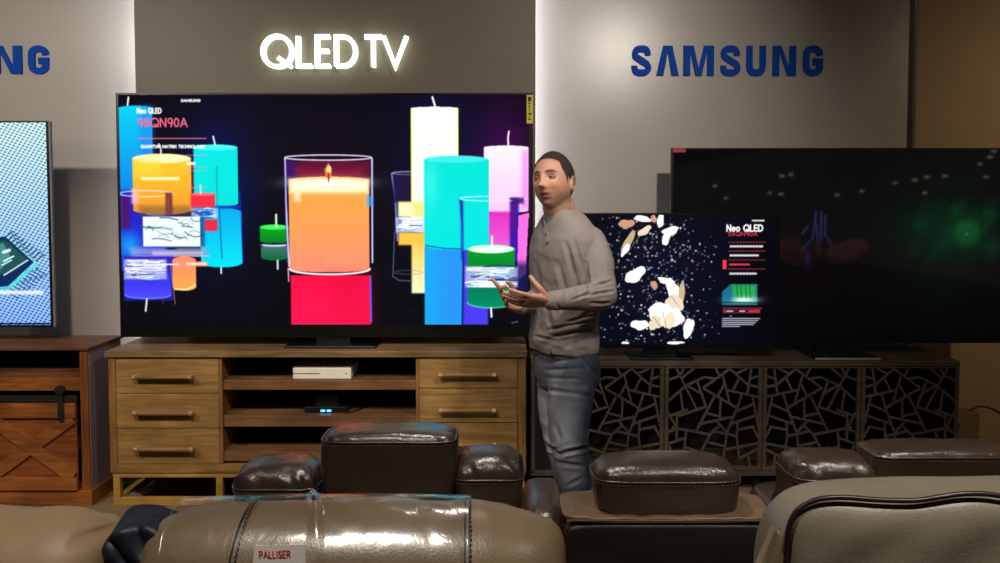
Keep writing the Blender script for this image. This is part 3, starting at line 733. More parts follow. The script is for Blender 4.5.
# pale board lying on the floor under the stand
M['pale'] = plain('pale_board', (150, 150, 150), .6)
bm = B(); obar(bm, (qx(121), F0+.10, .012), (qx(160), F0+.46, .012), .05, .022, (0, 0, 1)); tag(obj('floor_board', bm, M['pale']), 'pale strip lying slantwise on the floor under the left end of the wooden media stand', 'board')

# ================================================================== barn door stand at the left
M['barn'] = wood('reddish_pine', (112, 62, 26), (156, 94, 44), 'x', .42); M['barn_v'] = wood('reddish_pine_upright', (104, 56, 26), (146, 84, 40), 'z', .42)
M['barn_top'] = wood('reddish_top', (88, 52, 36), (118, 74, 52), 'x', .35); M['barn_red'] = wood('reddish_panel', (106, 52, 22), (140, 78, 36), 'x', .45)
M['side_glow'] = plain('side_led_glow', (128, 116, 128), .22, spec=.7)  # bluish LED glow on the reddish stand's outer side, put into the base colour
M['iron'] = plain('black_iron', (46, 44, 40), .45, .5)
def bx_(px): return PX(px, F0, 430)
xr_ = bx_(89.5); BL = bx_(-272); bk = 4.66
e = empty('barn_door_stand', (bx_(-90), 4.45, 0), 'reddish wood stand with sliding barn doors at the left edge', 'media stand')
bm = B(); box(bm, BL-.01, xr_+.008, F0-.01, bk, ZL-.014, ZL, .002); obj('tabletop', bm, M['barn_top'], e)
bm = B(); box(bm, bx_(81), xr_-.003, F0, bk-.02, qz(490), ZL-.014, .002); obj('side_panel', bm, M['barn_v'], e)
bm = B(); box(bm, xr_-.003, xr_+.001, F0+.012, bk-.02, qz(490), ZL-.014); obj('side_glow_face', bm, M['side_glow'], e, label='glossy outer side with the bluish LED glow painted into its colour')
bm = B(); box(bm, BL, BL+.045, F0, bk-.02, qz(490), ZL-.014, .002); obj('side_panel', bm, M['barn_v'], e)
bm = B(); box(bm, BL+.045, bx_(81), F0+.01, bk-.02, qz(379), qz(373), .001); obj('shelf', bm, M['barn_top'], e)
bm = B(); box(bm, BL+.045, bx_(81), F0+.004, F0+.022, qz(391), qz(378), .002); obj('rail_board', bm, M['barn'], e)
bm = B(); box(bm, BL+.045, bx_(81), bk-.03, bk-.02, qz(490), ZL-.014); obj('back_panel', bm, M['dark'], e)
bm = B(); box(bm, BL+.045, bx_(81), F0+.03, bk-.03, qz(490), qz(486)); obj('floor_panel', bm, M['barn_red'], e)
bm = B(); box(bm, BL-.012, xr_+.012, F0-.014, bk, 0, qz(490), .003); obj('plinth', bm, M['barn'], e)
bm = B(); box(bm, BL+.05, bx_(80), F0-.026, F0-.018, qz(401), qz(394.5), .001)
for px in (-240, -90, 70): ellipsoid(bm, (bx_(px), F0-.012, qz(398)), (.009, .012, .009), 10, 8)
obj('track', bm, M['iron'], e)
for xa, xb in ((-8, 78), (-262, -176)):
    x0, x1 = bx_(xa), bx_(xb); z1, z0 = qz(402), qz(489); zi1, zi0 = qz(417), qz(476)
    bm = B(); box(bm, x0, x1, F0-.012, F0+.002, z0, z1, .001); d = obj('barn_door', bm, M['barn_red'], e)
    bm = B()
    obar(bm, (x0+.02, F0-.018, zi0+.02), (x1-.02, F0-.018, zi1-.0), .062, .012, (0, 1, 0)); obar(bm, (x0+.0, F0-.0185, zi1-.0), (x1-.02, F0-.0185, zi0+.0), .062, .013, (0, 1, 0))
    obj('cross_plank', bm, M['barn'], d)
    bm = B(); box(bm, x0, x1, F0-.026, F0-.012, zi1, z1, .002); obj('door_rail', bm, M['barn'], d)
    bm = B(); box(bm, x0, x1, F0-.026, F0-.012, z0, zi0, .002); obj('door_rail', bm, M['barn'], d)
    for hx in ((xa+2, xb-13.5)):
        xh = bx_(hx)
        bm = B(); box(bm, xh-.014, xh+.014, F0-.038, F0-.030, qz(419), qz(388), .002)
        tube(bm, [(xh, F0-.045, qz(388.5)), (xh, F0-.024, qz(388.5))], .024, 20); tube(bm, [(xh, F0-.05, qz(388.5)), (xh, F0-.04, qz(388.5))], .008, 10)
        for yy in (408, 416): ellipsoid(bm, (xh, F0-.04, qz(yy)), (.005, .004, .005), 8, 6)
        obj('hanger', bm, M['iron'], d)
bm = B(); box(bm, bx_(-170), bx_(-14), F0+.002, F0+.02, qz(489), qz(402), .002); obj('centre_panel', bm, M['barn_red'], e)

# ================================================================== lattice cabinet at the right
M['cab'] = wood('dark_cabinet', (70, 60, 48), (94, 80, 64), 'x', .5); M['lat'] = wood('lattice_wood', (76, 70, 60), (98, 88, 74), 'x', .5)
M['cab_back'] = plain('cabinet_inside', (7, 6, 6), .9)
F1, K1 = 4.48, 4.93
def rx_(px): return PX(px, F1, 420)
def rz_(py): return PZ(py, F1)
e = empty('lattice_cabinet', (rx_(762), 4.7, 0), 'dark cabinet with four doors of irregular open lattice', 'cabinet')
XL, XR = rx_(531), rx_(958.5)
bm = B(); box(bm, XL, XR, F1-.004, K1, rz_(366), ZR, .002); obj('tabletop', bm, M['cab'], e)
bm = B(); box(bm, XL, XL+.02, F1+.002, K1, rz_(473), rz_(366), .001); obj('side_panel', bm, M['cab'], e)
bm = B(); box(bm, XR-.018, XR, F1+.002, K1, rz_(473), rz_(366), .001); obj('side_panel', bm, M['cab'], e)
bm = B(); box(bm, XL, XR, F1+.002, K1, rz_(476), rz_(471), .002); obj('bottom_panel', bm, M['cab'], e)
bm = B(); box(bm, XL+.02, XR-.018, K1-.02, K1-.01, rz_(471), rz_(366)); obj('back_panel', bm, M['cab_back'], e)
for px in (575, 760, 945):
    for y in (F1+.03, K1-.06):
        bm = B(); box(bm, rx_(px)-.02, rx_(px)+.02, y, y+.04, 0, rz_(475.5), .003); obj('leg', bm, M['cab_back'], e)
SEG = [((250, 85), (275, 135)), ((180, 150), (235, 160)), ((170, 225), (350, 95)), ((345, 90), (480, 210)), ((480, 205), (545, 217)), ((300, 135), (350, 320)), ((310, 205), (270, 280)), ((170, 225), (410, 365)),
 ((400, 125), (470, 90)), ((410, 165), (370, 245)), ((335, 240), (545, 285)), ((495, 90), (470, 265)), ((495, 160), (545, 145)), ((430, 270), (395, 375)), ((245, 285), (140, 490)), ((155, 250), (190, 350)), ((60, 395), (195, 350)),
 ((290, 305), (285, 440)), ((190, 395), (280, 415)), ((395, 375), (335, 530)), ((400, 380), (505, 335)), ((505, 285), (545, 480)), ((140, 470), (370, 420)), ((370, 465), (545, 405)), ((275, 460), (335, 525)), ((-40, 490), (220, 540)),
 ((220, 540), (280, 485)), ((265, 520), (400, 550)), ((405, 480), (400, 550)), ((415, 505), (520, 485)), ((510, 490), (570, 600)),
 ((-85, 180), (15, 140)), ((-15, 85), (110, 330)), ((-85, 330), (60, 205)), ((60, 205), (180, 150)), ((60, 205), (170, 270)), ((15, 235), (35, 375)), ((-85, 350), (-25, 460)), ((-85, 425), (70, 370)), ((-85, 530), (0, 500)), ((-5, 390), (-5, 590)),
 ((40, 85), (15, 140)), ((110, 90), (60, 130)), ((-85, 610), (60, 560)), ((60, 510), (40, 700)), ((220, 540), (130, 720)), ((40, 620), (240, 690)), ((335, 530), (300, 800)), ((240, 600), (330, 620)), ((400, 550), (420, 700)), ((330, 640), (545, 600)),
 ((420, 700), (545, 640)), ((130, 720), (60, 810)), ((-85, 700), (60, 740)), ((200, 790), (300, 700)), ((300, 700), (420, 810)), ((480, 680), (500, 810)), ((-60, 600), (-20, 720))]
def zx(x): return (x-545)/6.76      # to photo pixels left of the door's inner right edge
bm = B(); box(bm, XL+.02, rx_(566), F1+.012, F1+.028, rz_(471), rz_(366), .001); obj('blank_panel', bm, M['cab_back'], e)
for k in range(4):
    ex0 = 566+k*98.2; ex1 = ex0+98.2
    x0, x1 = rx_(ex0)+.002, rx_(ex1)-.002; z1, z0 = rz_(366.5), rz_(470.5)
    w = .021
    fr = B()
    box(fr, x0, x0+w, F1, F1+.02, z0, z1, .001); box(fr, x1-w, x1, F1, F1+.02, z0, z1, .001)
    box(fr, x0+w, x1-w, F1, F1+.02, z1-.010, z1, .001); box(fr, x0+w, x1-w, F1, F1+.02, z0, z0+w, .001)
    d = obj('door', fr, M['cab'], e)
    bm = B(); ia, ib = x0+w-.002, x1-w+.002; ja, jb = z0+w-.002, z1-.008
    mir = k >= 2; sg = 0
    if k == 0:      # let every loose end run on until it meets another bar
        new = []
        for i, (p, q) in enumerate(SEG):
            ends = [list(p), list(q)]
            for w_i in (0, 1):
                a, b = ends[1-w_i], ends[w_i]
                L_ = math.hypot(b[0]-a[0], b[1]-a[1]); ux, uy = (b[0]-a[0])/L_, (b[1]-a[1])/L_; best = 90
                for j, (c, d_) in enumerate(SEG):
                    if j == i: continue
                    ex, ey = d_[0]-c[0], d_[1]-c[1]; den = ux*ey-uy*ex
                    if abs(den) < 1e-6: continue
                    t = ((c[0]-b[0])*ey-(c[1]-b[1])*ex)/den; s_ = ((c[0]-b[0])*uy-(c[1]-b[1])*ux)/den
                    if -12 < t < best and -.04 <= s_ <= 1.04: best = t
                if best < 90 : b[0] += ux*max(0, best); b[1] += uy*max(0, best)
            new.append((tuple(ends[0]), tuple(ends[1])))
        SEG = new
    for (p, q) in SEG:
        def mp(c):
            x = (ib-.0) + zx(c[0])/98.2*(rx_(98.2)-rx_(0))
            if mir: x = ia+ib-x
            return [x, jb-(c[1]-88)/6.76/104*(rz_(366.5)-rz_(470.5))]
        a, b = mp(p), mp(q)
        # clip to the opening
        t0, t1 = 0.0, 1.0; dx, dz = b[0]-a[0], b[1]-a[1]; ok = True
        for pp, qq in ((-dx, a[0]-ia), (dx, ib-a[0]), (-dz, a[1]-ja), (dz, jb-a[1])):
            if abs(pp) < 1e-9:
                if qq < 0: ok = False
            else:
                r = qq/pp
                if pp < 0: t0 = max(t0, r)
                else: t1 = min(t1, r)
        if not ok or t0 >= t1: continue
        sg += 1; yo = F1+.008+.00045*(sg % 7)
        obar(bm, (a[0]+dx*t0, yo, a[1]+dz*t0), (a[0]+dx*t1, yo, a[1]+dz*t1), .0115, .012, (0, 1, 0))
    obj('lattice', bm, M['lat'], d)
# cord and box at the cabinet's right end
M['cord'] = plain('black_cord', (12, 12, 12), .5); M['tan'] = plain('tan_box', (128, 100, 66), .7)
bm = B(); tube(bm, catmull([P(957, 432, 4.80), P(962, 418, 4.84), P(971, 410, 4.86), P(981, 406.5, 4.87), P(992, 409, 4.87), P(1004, 417, 4.88), P(1024, 440, 4.88)], 8), .006, 8)
tag(obj('power_cord', bm, M['cord'], smooth=True), 'black power cord arching out from behind the right end of the lattice cabinet', 'cord')
bm = B(); box(bm, PX(950, 4.86), PX(979, 4.86), 4.82, 4.94, 0, PZ(411, 4.86), .006); tag(obj('floor_box', bm, M['tan']), 'tan box on the floor against the wall beside the lattice cabinet', 'box')

# ================================================================== leather seats
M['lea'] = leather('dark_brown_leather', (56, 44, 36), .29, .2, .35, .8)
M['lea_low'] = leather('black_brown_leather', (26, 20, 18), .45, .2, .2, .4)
M['thread'] = plain('stitching', (92, 72, 56), .7)
M['near'] = leather('taupe_leather', (118, 99, 76), .36, .12, .18, .5)
M['near_b'] = leather('grey_taupe_leather', (126, 118, 100), .45, .1, .18, .45)
M['tan_l'] = leather('tan_leather', (142, 118, 88), .5, .1, .2, .35)
def seam_ring(h, c, n, zf, off=.001):
    pts = []
    s = (1-abs(zf)**n)**(1/n)
    for k in range(96):
        t = 2*PI*k/96; ct, st = math.cos(t), math.sin(t)
        r = s/((abs(ct)**n+abs(st)**n)**(1/n))
        pts.append(Vector((c[0]+(h[0]+off)*r*ct, c[1]+(h[1]+off)*r*st, c[2]+h[2]*zf)))
    return pts
def cushion(name, c, h, mat, parent, n=5.0, zf=.45, crown=.25, res=18, seed=0, wr=.004, seam=True, tilt=0):
    """soft leather cushion with a stitched seam round its upper edge"""
    def mod(p):
        z = p.z
        if z > 0: z = z*(1 - crown*(abs(p.x)**2.4*.6 + abs(p.y)**2*.6)*z)
        return Vector((p.x*(1-.05*(z < 0)*abs(z)), p.y, z))
    bm = superbox(c, h, n, res, mod)
    for v in bm.verts:
        d = v.co - Vector(c)
        e_ = max(0, 1-abs(d.z/h[2]-zf)*2.2)
        w = noise.noise(Vector((d.x*34+seed*3, d.y*20, d.z*12+seed)))*wr + e_*wr*1.1*math.sin((d.x+d.y)*130+seed+3*noise.noise(d*9))
        v.co += d.normalized()*w
    if tilt: bmesh.ops.rotate(bm, verts=bm.verts, cent=c, matrix=Matrix.Rotation(tilt, 3, 'Y'))
    o = obj(name, bm, mat, parent, smooth=True)
    if seam:
        # seam follows the real surface: points dropped on the crowned shape
        pts = []
        for p in seam_ring(h, c, n, zf):
            q = Vector(((p.x-c[0])/h[0], (p.y-c[1])/h[1], (p.z-c[2])/h[2])); q = mod(q)
            pts.append(Vector((c[0]+q.x*(h[0]+.003), c[1]+q.y*(h[1]+.003), c[2]+q.z*h[2])))
        if tilt:
            R = Matrix.Rotation(tilt, 3, 'Y'); pts = [Vector(c)+R@(p-Vector(c)) for p in pts]
        bm = B(); tube(bm, pts+[pts[0]], .0035, 8); obj('piping', bm, mat, o, smooth=True)
        bm = B()
        for k in range(len(pts)):
            a, b = pts[k], pts[(k+1) % len(pts)]
            L = (b-a).length; m = max(1, int(L/.010))
            for j in range(m):
                s0 = a.lerp(b, (j+.15)/m); s1 = a.lerp(b, (j+.75)/m); off = Vector((0, 0, -.009))
                out = ((a+b)/2-Vector(c)); out.z = 0; out = out.normalized()*.0015
                obar(bm, s0+off+out, s1+off+out, .0028, .0028, (0, 0, 1))
        obj('stitching', bm, M['thread'], o)
    return o
M['led_'] = leather('ledge_leather', (104, 82, 62), .4, .15, .25, .5)
def px_box(x0, x1, y0, y1, Y):
    a, b = P(x0, y1, Y), P(x1, y0, Y)
    return (a.x, b.x, a.z, b.z)
def recliner(label, Y, back, head, wings, arms, depth=.20):
    """seen from behind: lower back shell, raised headrest, two shoulder cushions, armrests and seat beyond"""
    x0, x1, _, zt = px_box(back[0], back[1], back[2], back[2]+5, Y)
    xc = (x0+x1)/2
    e = empty('recliner', (xc, Y+.4, 0), label, 'recliner', None)
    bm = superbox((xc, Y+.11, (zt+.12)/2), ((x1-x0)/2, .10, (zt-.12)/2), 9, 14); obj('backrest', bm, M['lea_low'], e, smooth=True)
    bm = superbox((xc, Y+.52, .36), ((x1-x0)/2-.10, .32, .10), 6, 12); obj('seat', bm, M['lea'], e, smooth=True)
    bm = B(); box(bm, x0+.06, x1-.06, Y+.08, Y+.8, 0.0, .27, .02); obj('base', bm, M['lea_low'], e)
    for s, on in ((-1, arms[0]), (1, arms[1])):
        if not on: continue
        xa = x0+.06 if s < 0 else x1-.06
        if arms[2] is not None and s > 0: xa = arms[2]
        xa += .02 if s < 0 else 0
        cushion('armrest', (xa, Y+.32, .505), (.066, .20, .08), M['lea'], e, 4, .3, .2, 16, 3+s, .007, True)
        bm = B(); box(bm, xa-.055, xa+.055, Y+.14, Y+.70, 0.02, .43, .02); obj('arm_side', bm, M['lea_low'], e)
    if head:
        a, b, c0, c1 = px_box(*head, Y+.08)
        cushion('headrest', ((a+b)/2, Y+.10, (c0+c1)/2), ((b-a)/2, .09, (c1-c0)/2), M['lea'], e, 6.5, .80, .06, 22, 1, .003)
    for k, w in enumerate(wings):
        a, b, c0, c1 = px_box(*w[:4], Y+.10)
        cushion('shoulder_cushion', ((a+b)/2, Y+.12+.01*k, (c0+c1)/2), ((b-a)/2, .11, (c1-c0)/2), M['lea'], e, 5.0, .55, .20, 22, 5+k, .005, True, w[4] if len(w) > 4 else 0)
    return e
r1 = recliner('dark brown leather recliner with raised headrest in front of the wooden media stand', 2.5, (238, 524, 500), (323, 458, 428, 502), [(239, 321, 459, 545, 0), (455, 523, 450, 540, 0)], (True, True, PX(543.5, 2.82, 480)))
# second seat: low flat back ledge with its headrest on it
Y2 = 2.5
x0, x1 = PX(563, Y2, 517), PX(777, Y2, 517); zl = PZ(516, Y2)
e = empty('recliner', ((x0+x1)/2, Y2+.4, 0), 'dark brown recliner with one wide headrest on a flat ledge, right of the man', 'recliner')
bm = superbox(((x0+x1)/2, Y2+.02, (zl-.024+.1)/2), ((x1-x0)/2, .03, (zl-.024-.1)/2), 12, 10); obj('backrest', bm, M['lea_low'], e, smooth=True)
bm = superbox(((x0+x1)/2, Y2+.115, zl-.011), ((x1-x0)/2, .125, .011), 6, 22)
for v in bm.verts:
    if v.co.z > zl-.012: v.co.z += .006*noise.noise(Vector((v.co.x*22, v.co.y*16, 3))) + .003*noise.noise(Vector((v.co.x*60, v.co.y*40, 1)))
obj('back_ledge', bm, M['led_'], e, smooth=True)
bm = B(); tube(bm, [(x0+.01, Y2-.008, zl-.011), (x1-.01, Y2-.008, zl-.011)], .003, 8); obj('piping', bm, M['led_'], e, smooth=True)
bm = superbox(((x0+x1)/2, Y2+.50, .30), ((x1-x0)/2-.06, .24, .07), 6, 12); obj('seat', bm, M['lea'], e, smooth=True)
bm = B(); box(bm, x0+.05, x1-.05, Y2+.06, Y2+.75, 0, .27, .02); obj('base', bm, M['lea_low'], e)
a, b, c0, c1 = px_box(592.5, 736.5, 455, 516, 2.60)
cushion('headrest', ((a+b)/2, 2.61, (c0+c1)/2), ((b-a)/2, .105, (c1-c0)/2), M['lea'], e, 4.4, .45, .18, 24, 11, .002)
# third seat at the right
r3 = recliner('dark brown leather recliner with raised headrest at the right edge', 2.5, (788, 1072, 500), (864, 1012, 445, 502), [(783, 879, 453, 533, .05), (1005, 1075, 453, 530)], (False, True, None))

# ---- near seats (their backs towards the camera)
def bolster(x0, x1, Y, ztop, rad, drop, zbot, mat, name, parent, seed=0, endr=.35, sag=.01, nx=120):
    """padded back: rounded top roll that runs down into the rear face; ends rounded off"""
    bm = B(); rows = []
    prof = []   # (y offset, z offset) from camera side bottom, over the top, to the far side bottom
    for t in np.linspace(0, 1, 34)[:-1]: prof.append((-rad*1.0-.015*math.sin(PI*t), zbot-ztop+rad + (0-(zbot-ztop+rad))*t))
    for t in np.linspace(0, 1, 56): a = PI-PI*t; prof.append((rad*math.cos(a), rad*math.sin(a)))
    for t in np.linspace(0, 1, 8)[1:]: prof.append((rad, (zbot-ztop+rad)*t))
    xm, hw = (x0+x1)/2, (x1-x0)/2
    for i in range(nx+1):
        u = -1+2*i/nx; u = math.copysign(math.sin(abs(u)*PI/2)**.9, u)
        x = xm+hw*u
        k = (1-abs(u)**6)**(1/2.4) if abs(u) < 1 else 0
        k2 = .10+.90*k; row = []
        for (dy, dz) in prof:
            z = ztop-rad-sag*u*u + (dz*(.35+.65*k) if dz > 0 else dz)
            y = Y+rad+dy*k2
            w = noise.noise(Vector((x*9+seed, y*9, z*9)))*.006 + noise.noise(Vector((x*30+seed, y*10, z*10)))*.0022
            row.append(bm.verts.new((x, y+w*.6, z+w)))
        rows.append(row)
    for a, b in zip(rows, rows[1:]):
        for k in range(len(prof)-1): bm.faces.new((a[k], b[k], b[k+1], a[k+1]))
    for r, fl in ((rows[0], 1), (rows[-1], 0)):
        try: bm.faces.new(r if fl else r[::-1])
        except Exception: pass
    return obj(name, bm, mat, parent, smooth=True), prof
YN = 1.42
def seat_body(e, x0, x1, Y, zb):
    bm = B(); box(bm, x0+.03, x1-.03, Y+.05, Y+.16, .05, zb, .03); obj('back_frame', bm, M['lea_low'], e)
    bm = superbox(((x0+x1)/2, Y+.50, .38), ((x1-x0)/2-.04, .30, .09), 6, 10); obj('seat', bm, M['near'], e, smooth=True)
    bm = B(); box(bm, x0+.04, x1-.04, Y+.12, Y+.78, 0, .30, .02); obj('base', bm, M['lea_low'], e)
zt = PZ(493.5, 1.60)
xa, xb = PX(134, 1.5, 500), PX(568, 1.5, 500)
e = empty('recliner', ((xa+xb)/2, 1.8, 0), 'taupe leather recliner back wrapped in clear plastic with a white tag, nearest the camera', 'recliner')
bolster(xa, xb, YN, zt, .13, 0, .45, M['near'], 'backrest', e, 2)
seat_body(e, xa, xb, YN, .6)
def on_back(px, frac, Y=YN, rad=.13, z_top=None, off=.0):
    """point on the roll: frac 0 at its camera side, 90 deg over the top"""
    a = math.radians(180-frac); z_top = zt if z_top is None else z_top
    y = Y+rad+(rad+off)*math.cos(a)
    return y, z_top-rad+(rad+off)*math.sin(a)
for px in (243, 463):
    bm = B(); st = B(); pts = []
    for fr in range(-40, 100, 4):
        if fr < 0: y, z = YN-.004, zt-.13+fr*.004
        else: y, z = on_back(px, fr, off=.004)
        pts.append(Vector((PX(px, 1.5, 500)+(.004 if px > 300 else -.012)*(1-fr/90), y, z)))
    tube(bm, pts, .0028, 8); o = obj('seam', bm, M['near'], e, smooth=True)
    for k in range(len(pts)-1):
        a_, b_ = pts[k]+Vector((.011, -.001, 0)), pts[k+1]+Vector((.011, -.001, 0))
        obar(st, a_.lerp(b_, .2), a_.lerp(b_, .75), .003, .003, (0, 1, 0))
    obj('stitching', st, M['lea_low'], o)
# clear plastic wrap: thin shell following the roll, crumpled
Nn = NT('clear_plastic'); N = Nn
N.b.inputs['Base Color'].default_value = (.9, .9, .92, 1); N.b.inputs['Roughness'].default_value = .12; N.b.inputs['IOR'].default_value = 1.45
tr = N.n('ShaderNodeBsdfTransparent'); mx = N.n('ShaderNodeMixShader'); fr_ = N.n('ShaderNodeFresnel'); fr_.inputs['IOR'].default_value = 1.25
gl = N.n('ShaderNodeBsdfGlossy'); gl.inputs['Roughness'].default_value = .2; gl.inputs['Color'].default_value = (1, 1, 1, 1)
ad = N.n('ShaderNodeMath', operation='ADD'); ad.inputs[1].default_value = .05; N.l(fr_.outputs[0], ad.inputs[0])
nz = N.n('ShaderNodeTexNoise', Scale=26); nz.inputs['Detail'].default_value = 3; nz.inputs['Distortion'].default_value = 1.5; N.l(N.coord((1, .6, .6)), nz.inputs['Vector'])
bp = N.n('ShaderNodeBump'); bp.inputs['Strength'].default_value = .10; bp.inputs['Distance'].default_value = .01; N.l(nz.outputs[0], bp.inputs['Height']); N.l(bp.outputs[0], gl.inputs['Normal'])
mn = N.n('ShaderNodeMath', operation='MINIMUM'); mn.inputs[1].default_value = .2; N.l(ad.outputs[0], mn.inputs[0]); N.l(mn.outputs[0], mx.inputs[0]); N.l(tr.outputs[0], mx.inputs[1]); N.l(gl.outputs[0], mx.inputs[2]); N.l(mx.outputs[0], N.out.inputs[0]); M['wrap'] = N.m
bm = B(); xa2, xb2 = PX(168, 1.5, 500), PX(470, 1.5, 500); rows = []
for i in range(121):
    u = i/120; x = xa2+(xb2-xa2)*u; row = []
    for fr in range(-36, 122, 3):
        if fr < 0: y, z = YN-.008, zt-.13+fr*.004
        else: y, z = on_back(0, fr, off=.007)
        xm = (xa+xb)/2; uu = (x-xm)/((xb-xa)/2); z -= .01*uu*uu
        cr = math.exp(-((x-(PX(318, 1.5, 500)-(fr-60)*.0006))/.008)**2)*.012*max(0, min(1, (fr-20)/60)) if fr < 118 else 0
        w = .003+abs(noise.noise(Vector((x*14, y*22, z*10))))*.003 + noise.noise(Vector((x*30, y*20, z*20)))*.0007 + cr
        row.append(bm.verts.new((x+.004*noise.noise(Vector((x*5, z*30, 2))), y-w*.35, z+w)))
    rows.append(row)
for a, b in zip(rows, rows[1:]):
    for k in range(len(a)-1): bm.faces.new((a[k], b[k], b[k+1], a[k+1]))
wr = obj('plastic_wrap', bm, M['wrap'], e, smooth=True, label='clear crumpled plastic wrap')
wr.modifiers.new('thickness', 'SOLIDIFY').thickness = .0004
# tag
M['paper'] = plain('tag_paper', (232, 226, 218), .55, var=.02); M['redink'] = plain('red_ink', (190, 40, 50), .6)
Yt = YN-.014
a, b = P(253, 563, Yt), P(309, 546, Yt)
ax = (P(309, 545.3, Yt)-P(256, 546.5, Yt)); w_ = ax.length; ax.normalize(); ay = Vector((0, 0, 1)); ay = (ay-ax*ay.dot(ax)).normalized()
o_ = P(253, 566, Yt); bm = B()
polyx(bm, [(0, 0), (w_, 0), (w_, .035), (.004, .035)], o_, ax, ay, Vector((0, -1, 0)), .001); tg = obj('tag', bm, M['paper'], e, label='white tag with red lettering')
bm = B(); cx_ = .012; k = .0118
for ch in 'PALLISER':
    fw, stq = FONT[ch]
    for p in stq: strip(bm, [(cx_+a_*k*.75, .0135+b_*k) for a_, b_ in p], .0021, o_+Vector((0, -.0012, 0)), ax, ay, Vector((0, -1, 0)), .0004)
    cx_ += (fw+.20)*k*.75
obj('lettering', bm, M['redink'], tg)
M['cardb'] = plain('tan_card', (150, 110, 70), .7)
# left near seat
YL = 1.45
xa3, xb3 = PX(-210, 1.5, 520), PX(92, 1.5, 520)
e = empty('recliner', ((xa3+xb3)/2, 1.8, 0), 'tan leather recliner back at the lower left corner with folds at its right end', 'recliner')
ztl = PZ(507, 1.6)
o, _ = bolster(xa3, xb3, YL, ztl, .13, 0, .45, M['tan_l'], 'backrest', e, 9, sag=.0)
for v in o.data.vertices:      # deep folds at the right end
    w = v.co + o.location + o.parent.location
    for (fx, fy, fx2, fy2, dp) in ((56, 523, 86, 545, .055), (57, 556, 80, 562, .05), (80, 516, 88, 530, .04)):
        pa, pb = P(fx, fy, YL), P(fx2, fy2, YL); d = (pb-pa); t = max(0, min(1, ((w.x-pa.x)*d.x+(w.z-pa.z)*d.z)/(d.x**2+d.z**2)))
        q = pa+d*t; r = math.hypot(w.x-q.x, w.z-q.z)
        v.co.y += dp*math.exp(-(r/.009)**2)*(.3+.9*t)
seat_body(e, xa3, xb3, YL, .6)
# dark cloth bag between the two near seats
M['navy'] = plain('navy_cloth', (22, 26, 40), .55, var=.3, scale=12, bump=.2)
bm = superbox((PX(126, 1.5, 540), 1.56, .814), (.049, .045, .150), 4.5, 40)
for v in bm.verts:
    w = v.co.copy(); zr_ = max(0, (w.z-.83)/.15); v.co.x += .016*zr_*(w.x-PX(126, 1.5, 540))/.054; v.co.z += .3*(w.y-1.56)*zr_
    v.co += Vector((abs(noise.noise(w*16)), noise.noise(w*14+Vector((5, 1, 2))), abs(noise.noise(w*12+Vector((0, 7, 1))))))*.022 + Vector((0, -1, .4))*(.012*abs(math.sin(w.x*55+w.z*75+2*noise.noise(w*10))) if w.y < 1.56 else 0)
    if w.z > .93: v.co.z += .02*math.sin((w.x)*60)*0+ (w.x-PX(124, 1.5, 540))*.0
bg = empty('cloth_bag', (PX(124, 1.5, 540), 1.55, .61), 'dark navy cloth bag wedged between the two nearest leather seats', 'bag')
obj('bag_body', bm, M['navy'], bg, smooth=True)
bm = B()
# right near sofa
YR = 1.34
xs0, xs1 = PX(768, 1.45, 520), PX(1330, 1.45, 520); zr = PZ(483, 1.50)
e = empty('sofa', ((xs0+xs1)/2, 1.8, 0), 'grey taupe leather sofa back with dark piping at the lower right corner', 'sofa')
hw = (xs1-xs0)/2; xm = (xs0+xs1)/2
bm = superbox((xm, YR+.13, (zr+.3)/2), (hw, .115, (zr-.3)/2), 7, 40)
for v in bm.verts: v.co += Vector((0, noise.noise(v.co*9)*.006, noise.noise(v.co*8)*.004))
obj('backrest', bm, M['near_b'], e, smooth=True)
pl = [(785, 590), (786, 563), (787, 540), (790, 524), (797, 511), (808, 503), (823, 498.5), (845, 497.5), (880, 500), (915, 500.5), (940, 497), (962, 494), (985, 494), (1010, 496.5), (1060, 497), (1120, 496), (1250, 496)]
pw = catmull([P(a, b, YR-.012) for a, b in pl], 6)
bm = B(); tube(bm, pw, .0042, 10); M['pipe'] = leather('dark_piping', (34, 24, 20), .4, .1, .1); 
obj('piping', bm, M['pipe'], e, smooth=True)
# padded rear panel inside the piping
bm = B(); rows = []
NZ = 26
for i, p in enumerate(pw[3:]):
    row = []
    for k in range(NZ+1):
        t = k/NZ; z = p.z-(p.z-.5)*t**1.3
        row.append((p, t, z))
    rows.append(row)
xs_ = np.linspace(pw[6].x, xs1-.05, 90); top = [q for q in pw if True]
def ztop_at(x):
    best = None
    for a_, b_ in zip(pw[12:], pw[13:]):
        if (a_.x-x)*(b_.x-x) <= 0 and abs(b_.x-a_.x) > 1e-9:
            z = a_.z+(b_.z-a_.z)*(x-a_.x)/(b_.x-a_.x); best = z if best is None else max(best, z)
    return best if best is not None else pw[12].z
grid = []
for x in xs_:
    zt_ = ztop_at(x); row = []
    for k in range(40):
        t = k/39; z = zt_-.004-(zt_-.45)*t
        edge = min(1, t/.10)*min(1, (x-xs_[0])/.035)
        bul = .026*math.sqrt(max(0, 1-(1-edge)**2))
        wv = .006*math.sin((x*1.1-z*.9)*34+2*noise.noise(Vector((x*3, 0, z*3))))*math.exp(-t*5)*edge + .004*noise.noise(Vector((x*8, 0, z*8)))
        row.append(bm.verts.new((x, YR+.006-bul-wv, z)))
    grid.append(row)
for a, b in zip(grid, grid[1:]):
    for k in range(39): bm.faces.new((a[k], b[k], b[k+1], a[k+1]))
pnl = obj('rear_cushion', bm, M['near_b'], e, smooth=True); sm_ = pnl.modifiers.new('thickness', 'SOLIDIFY'); sm_.thickness = .004; sm_.offset = 0
